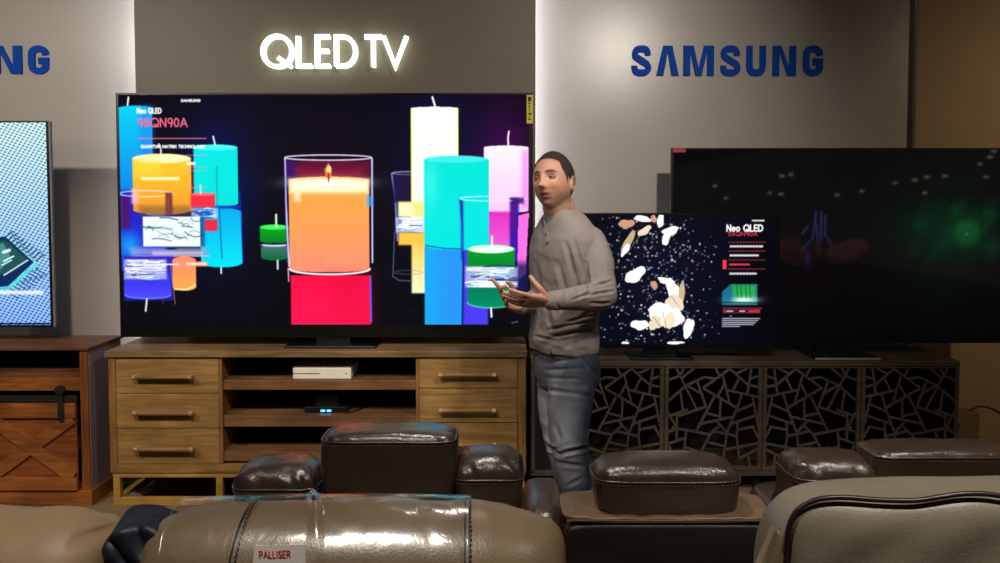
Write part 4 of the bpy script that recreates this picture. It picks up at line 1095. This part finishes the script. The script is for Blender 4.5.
bm = superbox((xm, YR+.55, .38), (hw-.05, .32, .09), 6, 10); obj('seat', bm, M['near_b'], e, smooth=True)
bm = B(); box(bm, xs0+.04, xs1-.04, YR+.08, YR+.85, 0, .32, .02); obj('base', bm, M['lea_low'], e)
# pale side flap with a clear plastic edge
M['flap'] = leather('pale_flap', (170, 150, 120), .5, .08, .1)
bm = B(); fl = [P(776, 529, 1.33), P(789, 575, 1.33), P(792, 700, 1.33), P(735, 700, 1.35), P(757, 572, 1.35)]
vs = [bm.verts.new(p) for p in fl]; bm.faces.new(vs); r = bmesh.ops.extrude_face_region(bm, geom=bm.faces[:])
for v in [g for g in r['geom'] if isinstance(g, bmesh.types.BMVert)]: v.co.y += .02
obj('side_flap', bm, M['flap'], e, label='pale triangular side flap')
bm = B(); tube(bm, [P(756, 578, 1.34), P(766, 550, 1.335), P(775, 529, 1.33), P(776, 526, 1.33), P(781, 541, 1.325), P(788, 566, 1.325), P(790, 590, 1.33)], .0026, 8); obj('plastic_edge', bm, M['wrap'], e, smooth=True, label='clear plastic edge')
# ================================================================== the man
DM = 3.70
FW = Vector((-.84, -.54, 0)).normalized(); LF = Vector((.54, -.84, 0)).normalized()   # facing, and his left side
def Q(px, py, dy=0): return P(px, py, DM+dy)
gx = P(568, 400, DM).x
man = empty('person', (gx, DM, 0), 'standing man in grey long-sleeved henley and faded jeans, gesturing with both hands', 'person')
# head frame
HC = Q(554, 182, -.02)
hy = math.radians(-31)      # turned towards his right, i.e. the left of the photo
HR = Matrix.Rotation(hy, 3, 'Z') @ Matrix.Rotation(math.radians(-9), 3, 'X') @ Matrix.Rotation(math.radians(-5), 3, 'Y')
HS = 1.075
def gs(x, m, s): return math.exp(-((x-m)/s)**2)
def head_point(d):
    """d: unit direction in head space (x his side, -y the face, z up) -> shaped point"""
    x, y, z = d
    p = Vector((x*.0765, y*.099, z*.121))
    if y < 0: p.y = -abs(y)**.85*.099*(1 if True else 1)
    # skull fuller behind and above, jaw narrowing
    if z < 0:
        k = min(1, -z)
        p.x *= 1-.15*k**2.2
        if y > 0: p.y *= 1-.55*k**.8
        else: p.y *= 1-.06*k
    else:
        p.x *= 1+.03*math.sin(z*PI)
        if y < 0: p.y *= 1-.10*z**2
    if y > 0: p.y *= 1.04
    # square off the jaw
    fx = math.copysign(min(1, abs(x)**.8), x)
    if z < -.2: p.x = p.x*.75 + fx*.0775*(1-.15*min(1, -z)**2.2)*.25*math.sqrt(max(0, 1-z*z)+.02)
    if z < -.6: p.z = -.122*(.6+(-z-.6)*.95)
    if y < .15:
        f = min(1, max(0, (.15-y)/.4)); X, Z = p.x, p.z; q = 0
        q += .0225*gs(X, 0, .013)*gs(Z, -.033, .013)                      # nose tip
        q += .010*gs(X, 0, .018)*gs(Z, -.035, .009)                        # nostrils
        q += .013*gs(X, 0, .0085)*gs(Z, -.008, .022)                       # bridge
        q -= .0115*(gs(X, .031, .0155)+gs(X, -.031, .0155))*gs(Z, .003, .011)   # eye sockets
        q += .0075*(gs(X, .029, .022)+gs(X, -.029, .02))*gs(Z, .0235, .0085)  # brow
        q += .004*(gs(X, .045, .014)+gs(X, -.045, .014))*gs(Z, -.026, .016)  # cheekbones
        q -= .004*(gs(X, .036, .012)+gs(X, -.036, .012))*gs(Z, -.058, .018)
        q += .0065*gs(X, 0, .021)*gs(Z, -.0585, .0045) + .0068*gs(X, 0, .018)*gs(Z, -.0725, .005)
        q -= .0055*gs(X, 0, .021)*gs(Z, -.0655, .0028)                     # mouth line
        q -= .004*gs(X, 0, .02)*gs(Z, -.083, .006)
        q += .008*gs(X, 0, .027)*gs(Z, -.101, .014)                        # chin
        q += .004*gs(X, 0, .03)*gs(Z, -.055, .02)
        p.y -= q*f
    return p
def head_world(p): return HC + HR @ (p*HS)
def dome(nu, nv, f):
    bm = B(); rows = []
    for j in range(nv+1):
        th = PI*j/nv; r = []
        for i in range(nu):
            ph = 2*PI*i/nu
            r.append(bm.verts.new(f(Vector((math.sin(th)*math.cos(ph), math.sin(th)*math.sin(ph), math.cos(th))))))
        rows.append(r)
    for a, b in zip(rows, rows[1:]):
        for i in range(nu): bm.faces.new((a[i], a[(i+1) % nu], b[(i+1) % nu], b[i]))
    bmesh.ops.remove_doubles(bm, verts=bm.verts, dist=1e-6)
    return bm
def hairline(p):
    return hair0(p)
def hair0(p):
    """signed amount inside the hair; p head space"""
    X, Y, Z = p; ax = abs(X)
    front = Z-(.082-.012*(ax/.05)**2)           # on the forehead
    if Y < -.055: return front
    side = Z-(.076-(Y+.070)*1.9)                  # temple slants down
    if Y < -.028: return max(side, front) if ax < .05 else side+.006
    if Y < .0: return Z-(.016-.02*max(0, (Y+.028))/.028) if ax > .04 else (1 if Z > 0 else -1)
    if Z < -.02 and (Y < .035): return -1
    return Z-(-.015-min(.045, (Y)*1.0))
body = dome(128, 96, lambda d: head_world(head_point(d)))
def hw_(x, y, z): return head_world(Vector((x, y, z)))
for s in (-1, 1):   # ears: shell with a hollow
    ring = [hw_(s*(.079+.006*math.cos(t)*0+.004), .008+.013*math.cos(t)+.004*math.sin(t), -.008+.027*math.sin(t)-.004) for t in np.linspace(0, 2*PI, 18)]
    tube(body, ring, [.0052+.0012*math.sin(t) for t in np.linspace(0, 2*PI, 18)], 10)
    ellipsoid(body, hw_(s*.077, .008, -.012), (.006, .011, .022), 14, 10, HR)
    ellipsoid(body, hw_(s*.079, .002, -.036), (.005, .007, .008), 12, 8, HR)
def chain(bm, pts, rs, sub=5, n=16):
    c = catmull(pts, sub); rr = []
    for i in range(len(pts)-1):
        for k in range(sub): rr.append(rs[i]+(rs[i+1]-rs[i])*k/sub)
    rr.append(rs[-1]); tube(bm, c, rr, n)
    ellipsoid(bm, c[-1], (rr[-1],)*3, n, 8); ellipsoid(bm, c[0], (rr[0],)*3, n, 8)
NB = Q(561, 215, 0)
chain(body, [head_world(Vector((0, .025, -.03))), head_world(Vector((0, .028, -.10))), NB+Vector((0, 0, .02)), NB+Vector((.004, .02, -.06))], [.062, .064, .064, .078], 5, 24)
# trunk under the shirt
def sec(c, a, b): return (c, LF*a, FW*b)
TR = [(Q(568, 372), .135, .095), (Q(567, 350), .140, .098), (Q(566, 320), .138, .098), (Q(566, 285), .150, .105), (Q(566, 255), .170, .110), (Q(565, 236), .160, .092), (Q(563, 222), .10, .068)]
loft(body, [sec(*t) for t in TR], 36, 2.3)
SL, SR = Q(579, 241, 0)+LF*.10, Q(562, 239, 0)-LF*.12
EL, WL = Q(604, 296, -.20), Q(548, 301, -.34)
ER, WR = Q(548, 296, .10), Q(519, 306, -.08)
for s_, e_, w_ in ((SL, EL, WL), (SR, ER, WR)):
    chain(body, [s_, s_.lerp(e_, .5), e_], [.046, .046, .042], 5, 20); chain(body, [e_, e_.lerp(w_, .35), w_], [.043, .043, .028], 5, 20)
# legs under the jeans
HL, HRr = Q(575, 366, -.07), Q(560, 366, .08)
KL, KR = Q(569, 440, -.12), Q(563, 440, .06); AL, AR = Q(580, 536, -.06), Q(574, 530, .12)
AL.z = .09; AR.z = .09
for h_, k_, a_ in ((HL, KL, AL), (HRr, KR, AR)):
    chain(body, [h_, h_.lerp(k_, .5), k_, k_.lerp(a_, .35), a_], [.09, .078, .058, .056, .036], 5, 20)
    ellipsoid(body, a_+FW*.05+Vector((0, 0, -.045)), (.04, .04, .035), 14, 10)
body_me = remesh(body, .0042, 3, 'trunk')
# hands at finer grain
def hand(W, palm_dir, palm_n, fingers, thumb, S=1.0, flip=1):
    """W wrist; palm_dir towards the fingers; palm_n out of the palm; fingers: 4 polylines in (along, side, normal) metres from the wrist"""
    d = palm_dir.normalized(); n = (palm_n-d*palm_n.dot(d)).normalized(); s = d.cross(n).normalized()*flip
    T = lambda q: W + (d*q[0] + s*q[1] + n*q[2])*S
    bm = B()
    loft(bm, [(T((-.035, 0, 0)), s*.026, n*.021), (T((0, 0, 0)), s*.028, n*.020), (T((.03, .002, 0)), s*.037, n*.018), (T((.065, .002, -.001)), s*.042, n*.0155), (T((.09, .002, -.001)), s*.041, n*.012), (T((.098, .002, 0)), s*.036, n*.008)], 28, 2.6)
    for f in fingers: chain(bm, [T(q) for q in f], [.0098, .0092, .0088, .0078][:len(f)], 4, 12)
    chain(bm, [T(q) for q in thumb], [.015, .0125, .0105, .009], 4, 12)
    return remesh(bm, .0022, 3, 'hand')
# his left hand: palm up, fingers reaching to the left, thumb standing up
dL = (Q(499, 299, -.42)-WL).normalized()
hl = hand(WL+dL*.005, dL, Vector((.10, .62, .62)),
    [[(.088, -.031, 0), (.118, -.036, .004), (.146, -.036, .012), (.168, -.034, .022)],
     [(.092, -.010, 0), (.128, -.011, .003), (.158, -.011, .012), (.182, -.010, .022)],
     [(.090, .012, 0), (.124, .015, .004), (.152, .016, .014), (.172, .017, .026)],
     [(.084, .032, 0), (.108, .038, .006), (.130, .040, .016), (.146, .041, .026)]],
    [(.012, -.022, .006), (.040, -.040, .030), (.058, -.042, .058), (.068, -.040, .084)])
dR = (Q(489, 290, -.20)-WR).normalized()
hr = hand(WR, dR, Vector((.2, -.60, .60)),
    [[(.088, -.031, 0), (.120, -.036, .006), (.146, -.046, .010), (.166, -.060, .010)],
     [(.092, -.010, 0), (.126, -.013, .010), (.146, -.014, .030), (.140, -.012, .050)],
     [(.090, .012, 0), (.120, .013, .012), (.136, .013, .032), (.126, .012, .048)],
     [(.084, .032, 0), (.104, .034, .010), (.118, .034, .026), (.110, .033, .040)]],
    [(.014, -.026, .008), (.046, -.046, .022), (.074, -.056, .034), (.100, -.060, .036)], 1.0, -1)
# skin colours by place
bm = B()
for m in (body_me, hl, hr): bm.from_mesh(m)
me = bpy.data.meshes.new('body'); bm.to_mesh(me); bm.free()
n = len(me.vertices); co = np.empty(n*3); me.vertices.foreach_get('co', co); co = co.reshape(-1, 3)
HRi = np.array(HR.inverted()); L = (co-np.array(HC)) @ HRi.T / HS
def g2(a, m, s): return np.exp(-((a-m)/s)**2)
skin = np.array(srgb((186, 140, 116))[:3]); out = np.tile(skin, (n, 1))
inh = (np.abs(L[:, 0]) < .1) & (np.abs(L[:, 1]) < .14) & (np.abs(L[:, 2]) < .14)
def mixc(m, c, k=1.0):
    global out
    m = np.clip(m*inh, 0, 1)[:, None]*k; out = out*(1-m)+np.array(srgb(c)[:3])*m
X, Y_, Z = L[:, 0], L[:, 1], L[:, 2]; front = (Y_ < -.03)
mixc(g2(Z, -.03, .022)*g2(np.abs(X), .04, .022)*front, (205, 128, 104), .45)          # cheeks
mixc(np.clip((-.045-Z)/.02, 0, 1)*(Y_ < .03)*np.clip((Z+.125)/.02, 0, 1), (128, 98, 84), .5)   # stubble
mixc(np.clip(1.3-((X/.027)**2+((Z+.0655)/.0115)**2), 0, 1)*front, (160, 96, 86), .8)  # lips
mixc(np.clip(1.4-((X/.023)**2+((Z+.0655)/.003)**2), 0, 1)*front, (64, 34, 30), .95)
for s in (-1, 1):
    mixc(np.clip(1.4-(((X-s*.031)/.017)**2+((Z-.003)/.009)**2), 0, 1)*front, (150, 100, 80), .6)
    mixc(np.clip(1.5-(((X-s*.031)/.0215)**2+((Z-.0225-.0035*np.cos((X-s*.031)*70))/.0062)**2), 0, 1)*front, (50, 36, 28), .95)     # brows
    mixc(np.clip(1.5-(((X-s*.008)/.0045)**2+((Z+.041)/.003)**2), 0, 1)*front, (100, 56, 46), .8)   # nostrils
hl_ = np.array([hair0(Vector(p)) if (k_ and abs(p[0]) < .1) else -1 for p, k_ in zip(L, inh)])
mixc(np.clip((hl_+.011)/.011, 0, 1)*(Z > -.05), (96, 74, 64), .62)
at = me.color_attributes.new('col', 'FLOAT_COLOR', 'POINT'); cc = np.ones((n, 4)); cc[:, :3] = out; at.data.foreach_set('color', cc.ravel())
M['skin'] = vcol('skin', .5, .35, .08, 500, .08)
bo = link('body', me, M['skin'], man, smooth=True)
# eyes
M['eye'] = plain('eye_white', (205, 195, 188), .25, var=.01); M['iris'] = plain('iris', (52, 44, 36), .2)
for s in (-1, 1):
    bm = B(); ellipsoid(bm, hw_(s*.031, -.0765, .0022), (.0122, .0122, .0085), 20, 14); ey = obj('eye', bm, M['eye'], man, smooth=True)
    bm = B(); ellipsoid(bm, hw_(s*.031-.001, -.0850, .0018), (.0070, .0056, .0066), 14, 10); obj('iris', bm, M['iris'], ey, smooth=True)
    bm = B()   # lids: upper and lower
    up = [hw_(s*.031+.0150*math.cos(t), -.0765-.0125*math.sin(t)*.98, .0022+.0046*math.sin(t)) for t in np.linspace(0.05, PI-.05, 12)]
    tube(bm, up, .0030, 8); lo = [hw_(s*.031+.0150*math.cos(t), -.0765-.0118*math.sin(t), .0010-.0038*math.sin(t)) for t in np.linspace(0.05, PI-.05, 12)]
    tube(bm, lo, .0026, 8)
    meL = bpy.data.meshes.new('eyelid'); bm.to_mesh(meL); bm.free(); a_ = meL.color_attributes.new('col', 'FLOAT_COLOR', 'POINT')
    cc = np.ones((len(meL.vertices), 4)); cc[:, :3] = srgb((164, 112, 88))[:3]; a_.data.foreach_set('color', cc.ravel()); link('eyelid', meL, M['skin'], man, smooth=True)
# hair: short crop over the skull
M['hair'] = plain('hair', (44, 32, 25), .75, var=.35, scale=500, bump=.6)
bm = B(); src = dome(150, 110, lambda d: head_point(d))
bmesh.ops.recalc_face_normals(src, faces=src.faces[:])
src.normal_update()
dele = [f for f in src.faces if hairline(f.calc_center_median()) < 0]
bmesh.ops.delete(src, geom=dele, context='FACES')
vs_ = [v for v in src.verts]
for v in vs_:
    edge = any(len(e_.link_faces) < 2 for e_ in v.link_edges)
    v.co += v.normal*(.0006 if edge else .0032+.0010*noise.noise(v.co*220))
r = bmesh.ops.extrude_face_region(src, geom=src.faces[:])
for g in r['geom']:
    if isinstance(g, bmesh.types.BMVert): g.co -= g.normal*.004
for v in src.verts: v.co = head_world(v.co)
bm.free(); obj('hair', src, M['hair'], man, smooth=True)

# ------------------------------------------------------------------ shirt
sh = B()
SH = [(Q(563, 350), .170, .126), (Q(563.5, 341), .174, .129), (Q(564.5, 318), .166, .122), (Q(565, 296), .168, .124), (Q(565.5, 270), .184, .132), (Q(566, 250), .192, .130), (Q(566, 238), .186, .118), (Q(565.5, 229), .165, .102), (Q(564.5, 221), .128, .088), (Q(563.5, 214), .092, .078), (Q(562.5, 209.5), .070, .066)]
loft(sh, [sec(*t) for t in SH], 48, 2.4)
for s_, e_, w_ in ((SL, EL, WL), (SR, ER, WR)):
    ss = s_.lerp(Q(566, 243), .12)
    chain(sh, [ss, s_.lerp(e_, .35)+Vector((0, 0, .003)), s_.lerp(e_, .75), e_], [.068, .068, .062, .057], 6, 24)
    chain(sh, [e_, e_.lerp(w_, .35), e_.lerp(w_, .75), e_.lerp(w_, .93)], [.058, .054, .043, .038], 6, 24)
me = remesh(sh, .0055, 7, 'shirt')
def dseg(p, a, b):
    d = b-a; t = max(0, min(1, (p-a).dot(d)/d.length_squared)); return (p-(a+d*t)).length, t
me.calc_loop_triangles()
nrm = [v.normal.copy() for v in me.vertices]
hem = Q(563, 349).z
elb = EL
# creases: (from, to, width, depth) as pixel lines on the side the camera sees
CR = [((566, 243), (580, 296), .010, .010), ((574, 240), (587, 283), .009, .008), ((558, 262), (568, 300), .012, .006), ((586, 262), (590, 292), .008, .009),
      ((587, 288), (612, 281), .006, .010), ((584, 296), (614, 291), .006, .009), ((590, 303), (610, 303), .006, .008), ((572, 300), (592, 292), .006, .007), ((556, 303), (562, 312), .006, .005),
      ((548, 330), (594, 320), .007, .010), ((552, 337), (596, 328), .007, .010), ((562, 324), (596, 314), .008, .008), ((534, 336), (556, 341), .007, .006), ((580, 316), (598, 308), .007, .007),
      ((536, 262), (542, 300), .010, .005), ((545, 300), (552, 330), .010, .004)]
CRw = [(Q(*a), Q(*b), w, d) for a, b, w, d in CR]
camv = Vector((0, 0, CH))
for i, v in enumerate(me.vertices):
    p = v.co; nn = nrm[i]; off = 0
    vis = max(0, (camv-p).normalized().dot(nn))
    if vis > .05:
        pr = Vector((p.x*DM/p.y, DM, CH+(p.z-CH)*DM/p.y))
        for a, b, w, d in CRw:
            dd, t = dseg(pr, a, b); k = math.sin(PI*min(1, max(0, t*.94+.03)))**.6
            off += d*k*(-math.exp(-(dd/w)**2)+.45*math.exp(-((dd-w*1.7)/w)**2))*min(1, vis*2)
    q = Vector((p.x*9, p.y*9, p.z*16)); off += .0035*noise.noise(q) + .0016*noise.noise(p*34)
    if p.z < hem+.03 and (p-WL).length > .15: off += .003*math.sin(p.x*60+p.z*30)
    v.co = p+nn*off
M['shirt'] = plain('grey_knit', (134, 125, 121), .85, spec=.2, var=.07, scale=260, bump=.25)
shirt = link('shirt', me, M['shirt'], man, smooth=True)
# collar band, placket and buttons, cuffs, hem
cb = []
for k in range(41):
    t = 2*PI*k/40; r = LF*math.cos(t)*.070+FW*math.sin(t)*.070
    cb.append(NB+Vector((.002, .004, -.006))+r+Vector((0, 0, -.022*max(0, math.sin(t))+.010*max(0, -math.sin(t)))))
bm = B()
for off in (0, .007): 
    tube(bm, [p+Vector((0, 0, off)) for p in cb], .0065, 8)
obj('collar', bm, M['shirt'], shirt, smooth=True)
M['inner'] = plain('placket_inside', (60, 44, 40), .8); M['button'] = plain('button', (84, 70, 64), .4)
from mathutils.bvhtree import BVHTree
bv = BVHTree.FromPolygons([v.co.copy() for v in me.vertices], [tuple(p.vertices) for p in me.polygons])
org = Vector((0, 0, CH)); shoff = shirt.parent.location
def hit(px, py):
    d = (P(px, py, 3.0)-org).normalized(); h = bv.ray_cast(org-shoff, d)
    return (h[0]+shoff, h[1]) if h[0] is not None else None
pth = [hit(x, y) for x, y in ((542.5, 219.5), (543.5, 223), (544.5, 227), (545.6, 231), (546.6, 235), (547.4, 239), (548, 243))]
pth = [h for h in pth if h]
bm = B()
for (a, na), (b, nb) in zip(pth, pth[1:]): obar(bm, a+na*.001, b+nb*.001, .022, .005, na, .001)
obj('placket', bm, M['shirt'], shirt)
if len(pth) > 3:
    bm = B(); obar(bm, pth[0][0]+pth[0][1]*.004, pth[2][0]+pth[2][1]*.004, .008, .002, pth[1][1]); obj('placket_opening', bm, M['inner'], shirt)
for k in (2, 4, 6):
    if k < len(pth):
        a, na = pth[k]; bm = B(); tube(bm, [a+na*.002, a+na*.0055], .0055, 12); obj('button', bm, M['button'], shirt)
for e_, w_ in ((EL, WL), (ER, WR)):
    d = (w_-e_).normalized(); c = e_.lerp(w_, .95); u = d.cross(Vector((0, 0, 1))).normalized(); w2 = u.cross(d)
    bm = B(); tube(bm, [c-d*.024, c-d*.022, c+d*.012, c+d*.014], [.034, .0385, .036, .031], 24); obj('cuff', bm, M['shirt'], shirt, smooth=True)

# ------------------------------------------------------------------ jeans
jn = B()
loft(jn, [sec(Q(564, 338), .150, .110), sec(Q(565, 350), .158, .118), sec(Q(566, 364), .166, .124), sec(Q(567, 378), .160, .118), sec(Q(567, 388), .13, .10)], 40, 2.4)
for h_, k_, a_ in ((HL, KL, AL), (HRr, KR, AR)):
    b2 = a_+Vector((0, 0, -.03))
    chain(jn, [h_+Vector((0, 0, .01)), h_.lerp(k_, .45)+FW*.01, h_.lerp(k_, .8)+FW*.008, k_, k_.lerp(a_, .3)-FW*.008, k_.lerp(a_, .65), b2], [.104, .100, .088, .082, .076, .066, .062], 6, 28)
me = remesh(jn, .006, 6, 'jeans')
nrm = [v.normal.copy() for v in me.vertices]
CJ = [((536, 438), (562, 456), .009, .012), ((552, 455), (592, 447), .009, .011), ((556, 463), (584, 466), .009, .006), ((540, 447), (562, 449), .007, .006),
      ((548, 362), (588, 358), .007, .007), ((545, 370), (586, 368), .007, .006), ((548, 378), (580, 379), .008, .006), ((535, 388), (590, 396), .010, .006), ((556, 425), (560, 440), .010, .006),
      ((566, 486), (582, 478), .008, .004), ((578, 352), (596, 375), .008, .006)]
CJw = [(Q(*a), Q(*b), w, d) for a, b, w, d in CJ]
cols = []
for i, v in enumerate(me.vertices):
    p = v.co; nn = nrm[i]; off = 0
    vis = max(0, (camv-p).normalized().dot(nn))
    if vis > .05:
        pr = Vector((p.x*DM/p.y, DM, CH+(p.z-CH)*DM/p.y))
        for a, b, w, d in CJw:
            dd, t = dseg(pr, a, b); k = math.sin(PI*min(1, max(0, t*.94+.03)))**.6
            off += d*k*(-math.exp(-(dd/w)**2)+.5*math.exp(-((dd-w*1.7)/w)**2))*min(1, vis*2)
    off += .003*noise.noise(Vector((p.x*10, p.y*10, p.z*22)))
    v.co = p+nn*off
    # worn denim: paler on the front of thighs and knees
    fr = max(0, nn.dot((FW*.9+Vector((0, -.3, 0))).normalized())); zz = p.z
    fade = fr**1.5*(.9*math.exp(-((zz-.62)/.16)**2)+.9*math.exp(-((zz-.44)/.10)**2)+.25)
    streak = max(0, noise.noise(Vector((p.x*14, p.y*14, zz*70))))*.35*math.exp(-((zz-.80)/.09)**2)*fr
    k = min(1, max(0, fade*.8+streak+.08*noise.noise(p*25)))
    c0 = np.array(srgb((46, 54, 70))[:3]); c1 = np.array(srgb((158, 161, 168))[:3]); cols.append(list(c0*(1-k)+c1*k)+[1])
at = me.color_attributes.new('col', 'FLOAT_COLOR', 'POINT'); at.data.foreach_set('color', np.array(cols).ravel())
M['denim'] = vcol('denim', .85, .2, .35, 500)
jeans = link('jeans', me, M['denim'], man, smooth=True)
# seam down the outside of his left leg, belt loop and pocket edge
bm = B()
for a, b in (((551, 349), (552, 356)), ((588, 347), (589, 354))):
    p, q = Q(*a, -.125), Q(*b, -.13); obar(bm, p, q, .010, .006, (0, 1, 0))
obj('belt_loop', bm, M['denim'], jeans)
# shoes
M['shoe'] = plain('dark_shoe', (38, 32, 28), .5); M['sole'] = plain('shoe_sole', (70, 66, 60), .7)
for a_ in (AL, AR):
    c = a_+FW*.06; c.z = 0
    R = Matrix((( -FW.x, LF.x, 0), (-FW.y, LF.y, 0), (0, 0, 1)))
    bm = B(); u = FW; w = LF
    secs = []
    for t, hwid, hh in ((-.10, .030, .07), (-.07, .038, .09), (0, .042, .085), (.06, .046, .065), (.12, .046, .048), (.165, .030, .034)):
        secs.append((a_.xy.to_3d()+u*t+Vector((0, 0, .018+hh/2)), w*hwid, Vector((0, 0, hh/2))))
    loft(bm, secs, 24, 2.6); s_ = obj('shoe', bm, M['shoe'], man, smooth=True)
    bm = B(); loft(bm, [(a_.xy.to_3d()+u*t+Vector((0, 0, .011)), w*h_, Vector((0, 0, .011))) for t, h_ in ((-.11, .028), (-.07, .040), (0, .044), (.08, .049), (.14, .045), (.175, .026))], 20, 4); obj('sole', bm, M['sole'], s_)

# ================================================================== light
def lamp(name, kind, loc, energy, col, size=.1, target=None, ang=None, blend=.6, label=None, fixture=True):
    l = bpy.data.lights.new(name, kind); l.energy = energy; l.color = col
    if kind == 'SPOT': l.spot_size = math.radians(ang or 90); l.spot_blend = blend; l.shadow_soft_size = size
    elif kind == 'POINT': l.shadow_soft_size = size
    else: l.size = size
    o = bpy.data.objects.new(name, l); C.objects.link(o); o.location = loc
    if target is not None: o.rotation_euler = (Vector(target)-Vector(loc)).to_track_quat('-Z', 'Y').to_euler()
    return o
WARM = (1, .83, .62); NEU = (1, .92, .82)
M['can'] = plain('lamp_housing', (30, 30, 30), .5); M['lens'] = emit('lamp_lens', (255, 240, 215), 6)
LAMPS = [((1.10, 2.07, 2.98), (-.1, 5.0, 1.6), 180, 86, NEU, 1.0), ((-3.1, 1.9, 2.98), (-2.4, 4.9, 1.3), 210, 82, NEU, .8), ((-1.3, 1.6, 2.98), (-1.4, 4.3, .45), 230, 62, WARM, .7),  # wall spots inferred from the televisions' shadows; the warm stand spot is added fill
 ((-.5, .7, 2.98), (-.5, 1.45, .9), 165, 70, NEU, 1.0), ((1.3, .6, 2.98), (1.25, 1.45, .8), 210, 66, NEU, 1.0), ((-.1, 2.75, 2.98), (.25, 2.85, .8), 105, 80, NEU, .8), ((1.7, 2.3, 2.98), (1.6, 2.85, .6), 110, 74, NEU, .9), ((4.0, 3.0, 2.98), (3.6, 5.0, 1.0), 60, 110, WARM, 1.0), ((-.6, 1.0, 2.98), (.1, 3.7, 1.1), 110, 45, NEU, .8)]  # unseen spots added to brighten the seats, the tan wall and the man
for k, (loc, tg_, en, ang, col, bl) in enumerate(LAMPS):
    lamp('spot_light', 'SPOT', loc, en, col, .06, tg_, ang, bl)
    d = (Vector(tg_)-Vector(loc)).normalized(); b0 = Vector(loc)-d*.02
    bm = B(); tube(bm, [b0-d*.14, b0-d*.12, b0-d*.01], [.03, .05, .052], 20); tube(bm, [b0-d*.12, Vector((b0.x-d.x*.12, b0.y-d.y*.12, 3.25))], .01, 8)
    f = obj('ceiling_and_fill_spot', bm, M['can'])
    tag(f, 'unseen ceiling spotlight, one of a set inferred from wall shadows or added as fill', 'ceiling light', 'ceiling spotlights')
# small pendant lamps further back in the shop, mirrored in the dark television
M['bulb'] = emit('bulb', (255, 236, 205), 2.6)
refl = [(782, 176), (791, 174.5), (715, 186), (726, 198), (770, 193), (781, 194), (837, 195), (862, 191), (895, 183), (915, 180), (927, 177), (945, 176), (980, 164), (990, 157), (994, 151), (986, 177), (925, 193)]
proto = None
for k, (px, py) in enumerate(refl):
    Yv = 11.5+ (k*37 % 30)/10; p = P(px, py, Yv); loc = Vector((p.x, 2*4.72-Yv, p.z))
    big = 1.0 if k not in (0,) else 1.8
    if proto is None:
        bm = B(); tube(bm, [(0, 0, .02), (0, 0, 1.2)], .004, 6); proto = obj('pendant_lamp', bm, M['can']); base = proto
        bm = B(); ellipsoid(bm, (0, 0, 0), (.035, .035, .022), 12, 8); me_ = bpy.data.meshes.new('bulb'); bm.to_mesh(me_); bm.free(); me_.materials.append(M['bulb'])
        bulb = bpy.data.objects.new('bulb', me_); C.objects.link(bulb); o = proto
        o.data.transform(Matrix.Translation((0, 0, 0))); bulb.parent = o
    else:
        o = proto.copy(); C.objects.link(o); b_ = bulb.copy(); C.objects.link(b_); b_.parent = o
    o.location = loc; o.scale = (1, 1, 1)
    tag(o, 'small pendant lamp hanging behind the camera, mirrored in the dark right television', 'pendant lamp', 'pendant lamps at the back of the shop')
w = bpy.data.worlds.new('world'); sc.world = w; w.use_nodes = True
w.node_tree.nodes['Background'].inputs[0].default_value = (1, .86, .68, 1); w.node_tree.nodes['Background'].inputs[1].default_value = .10
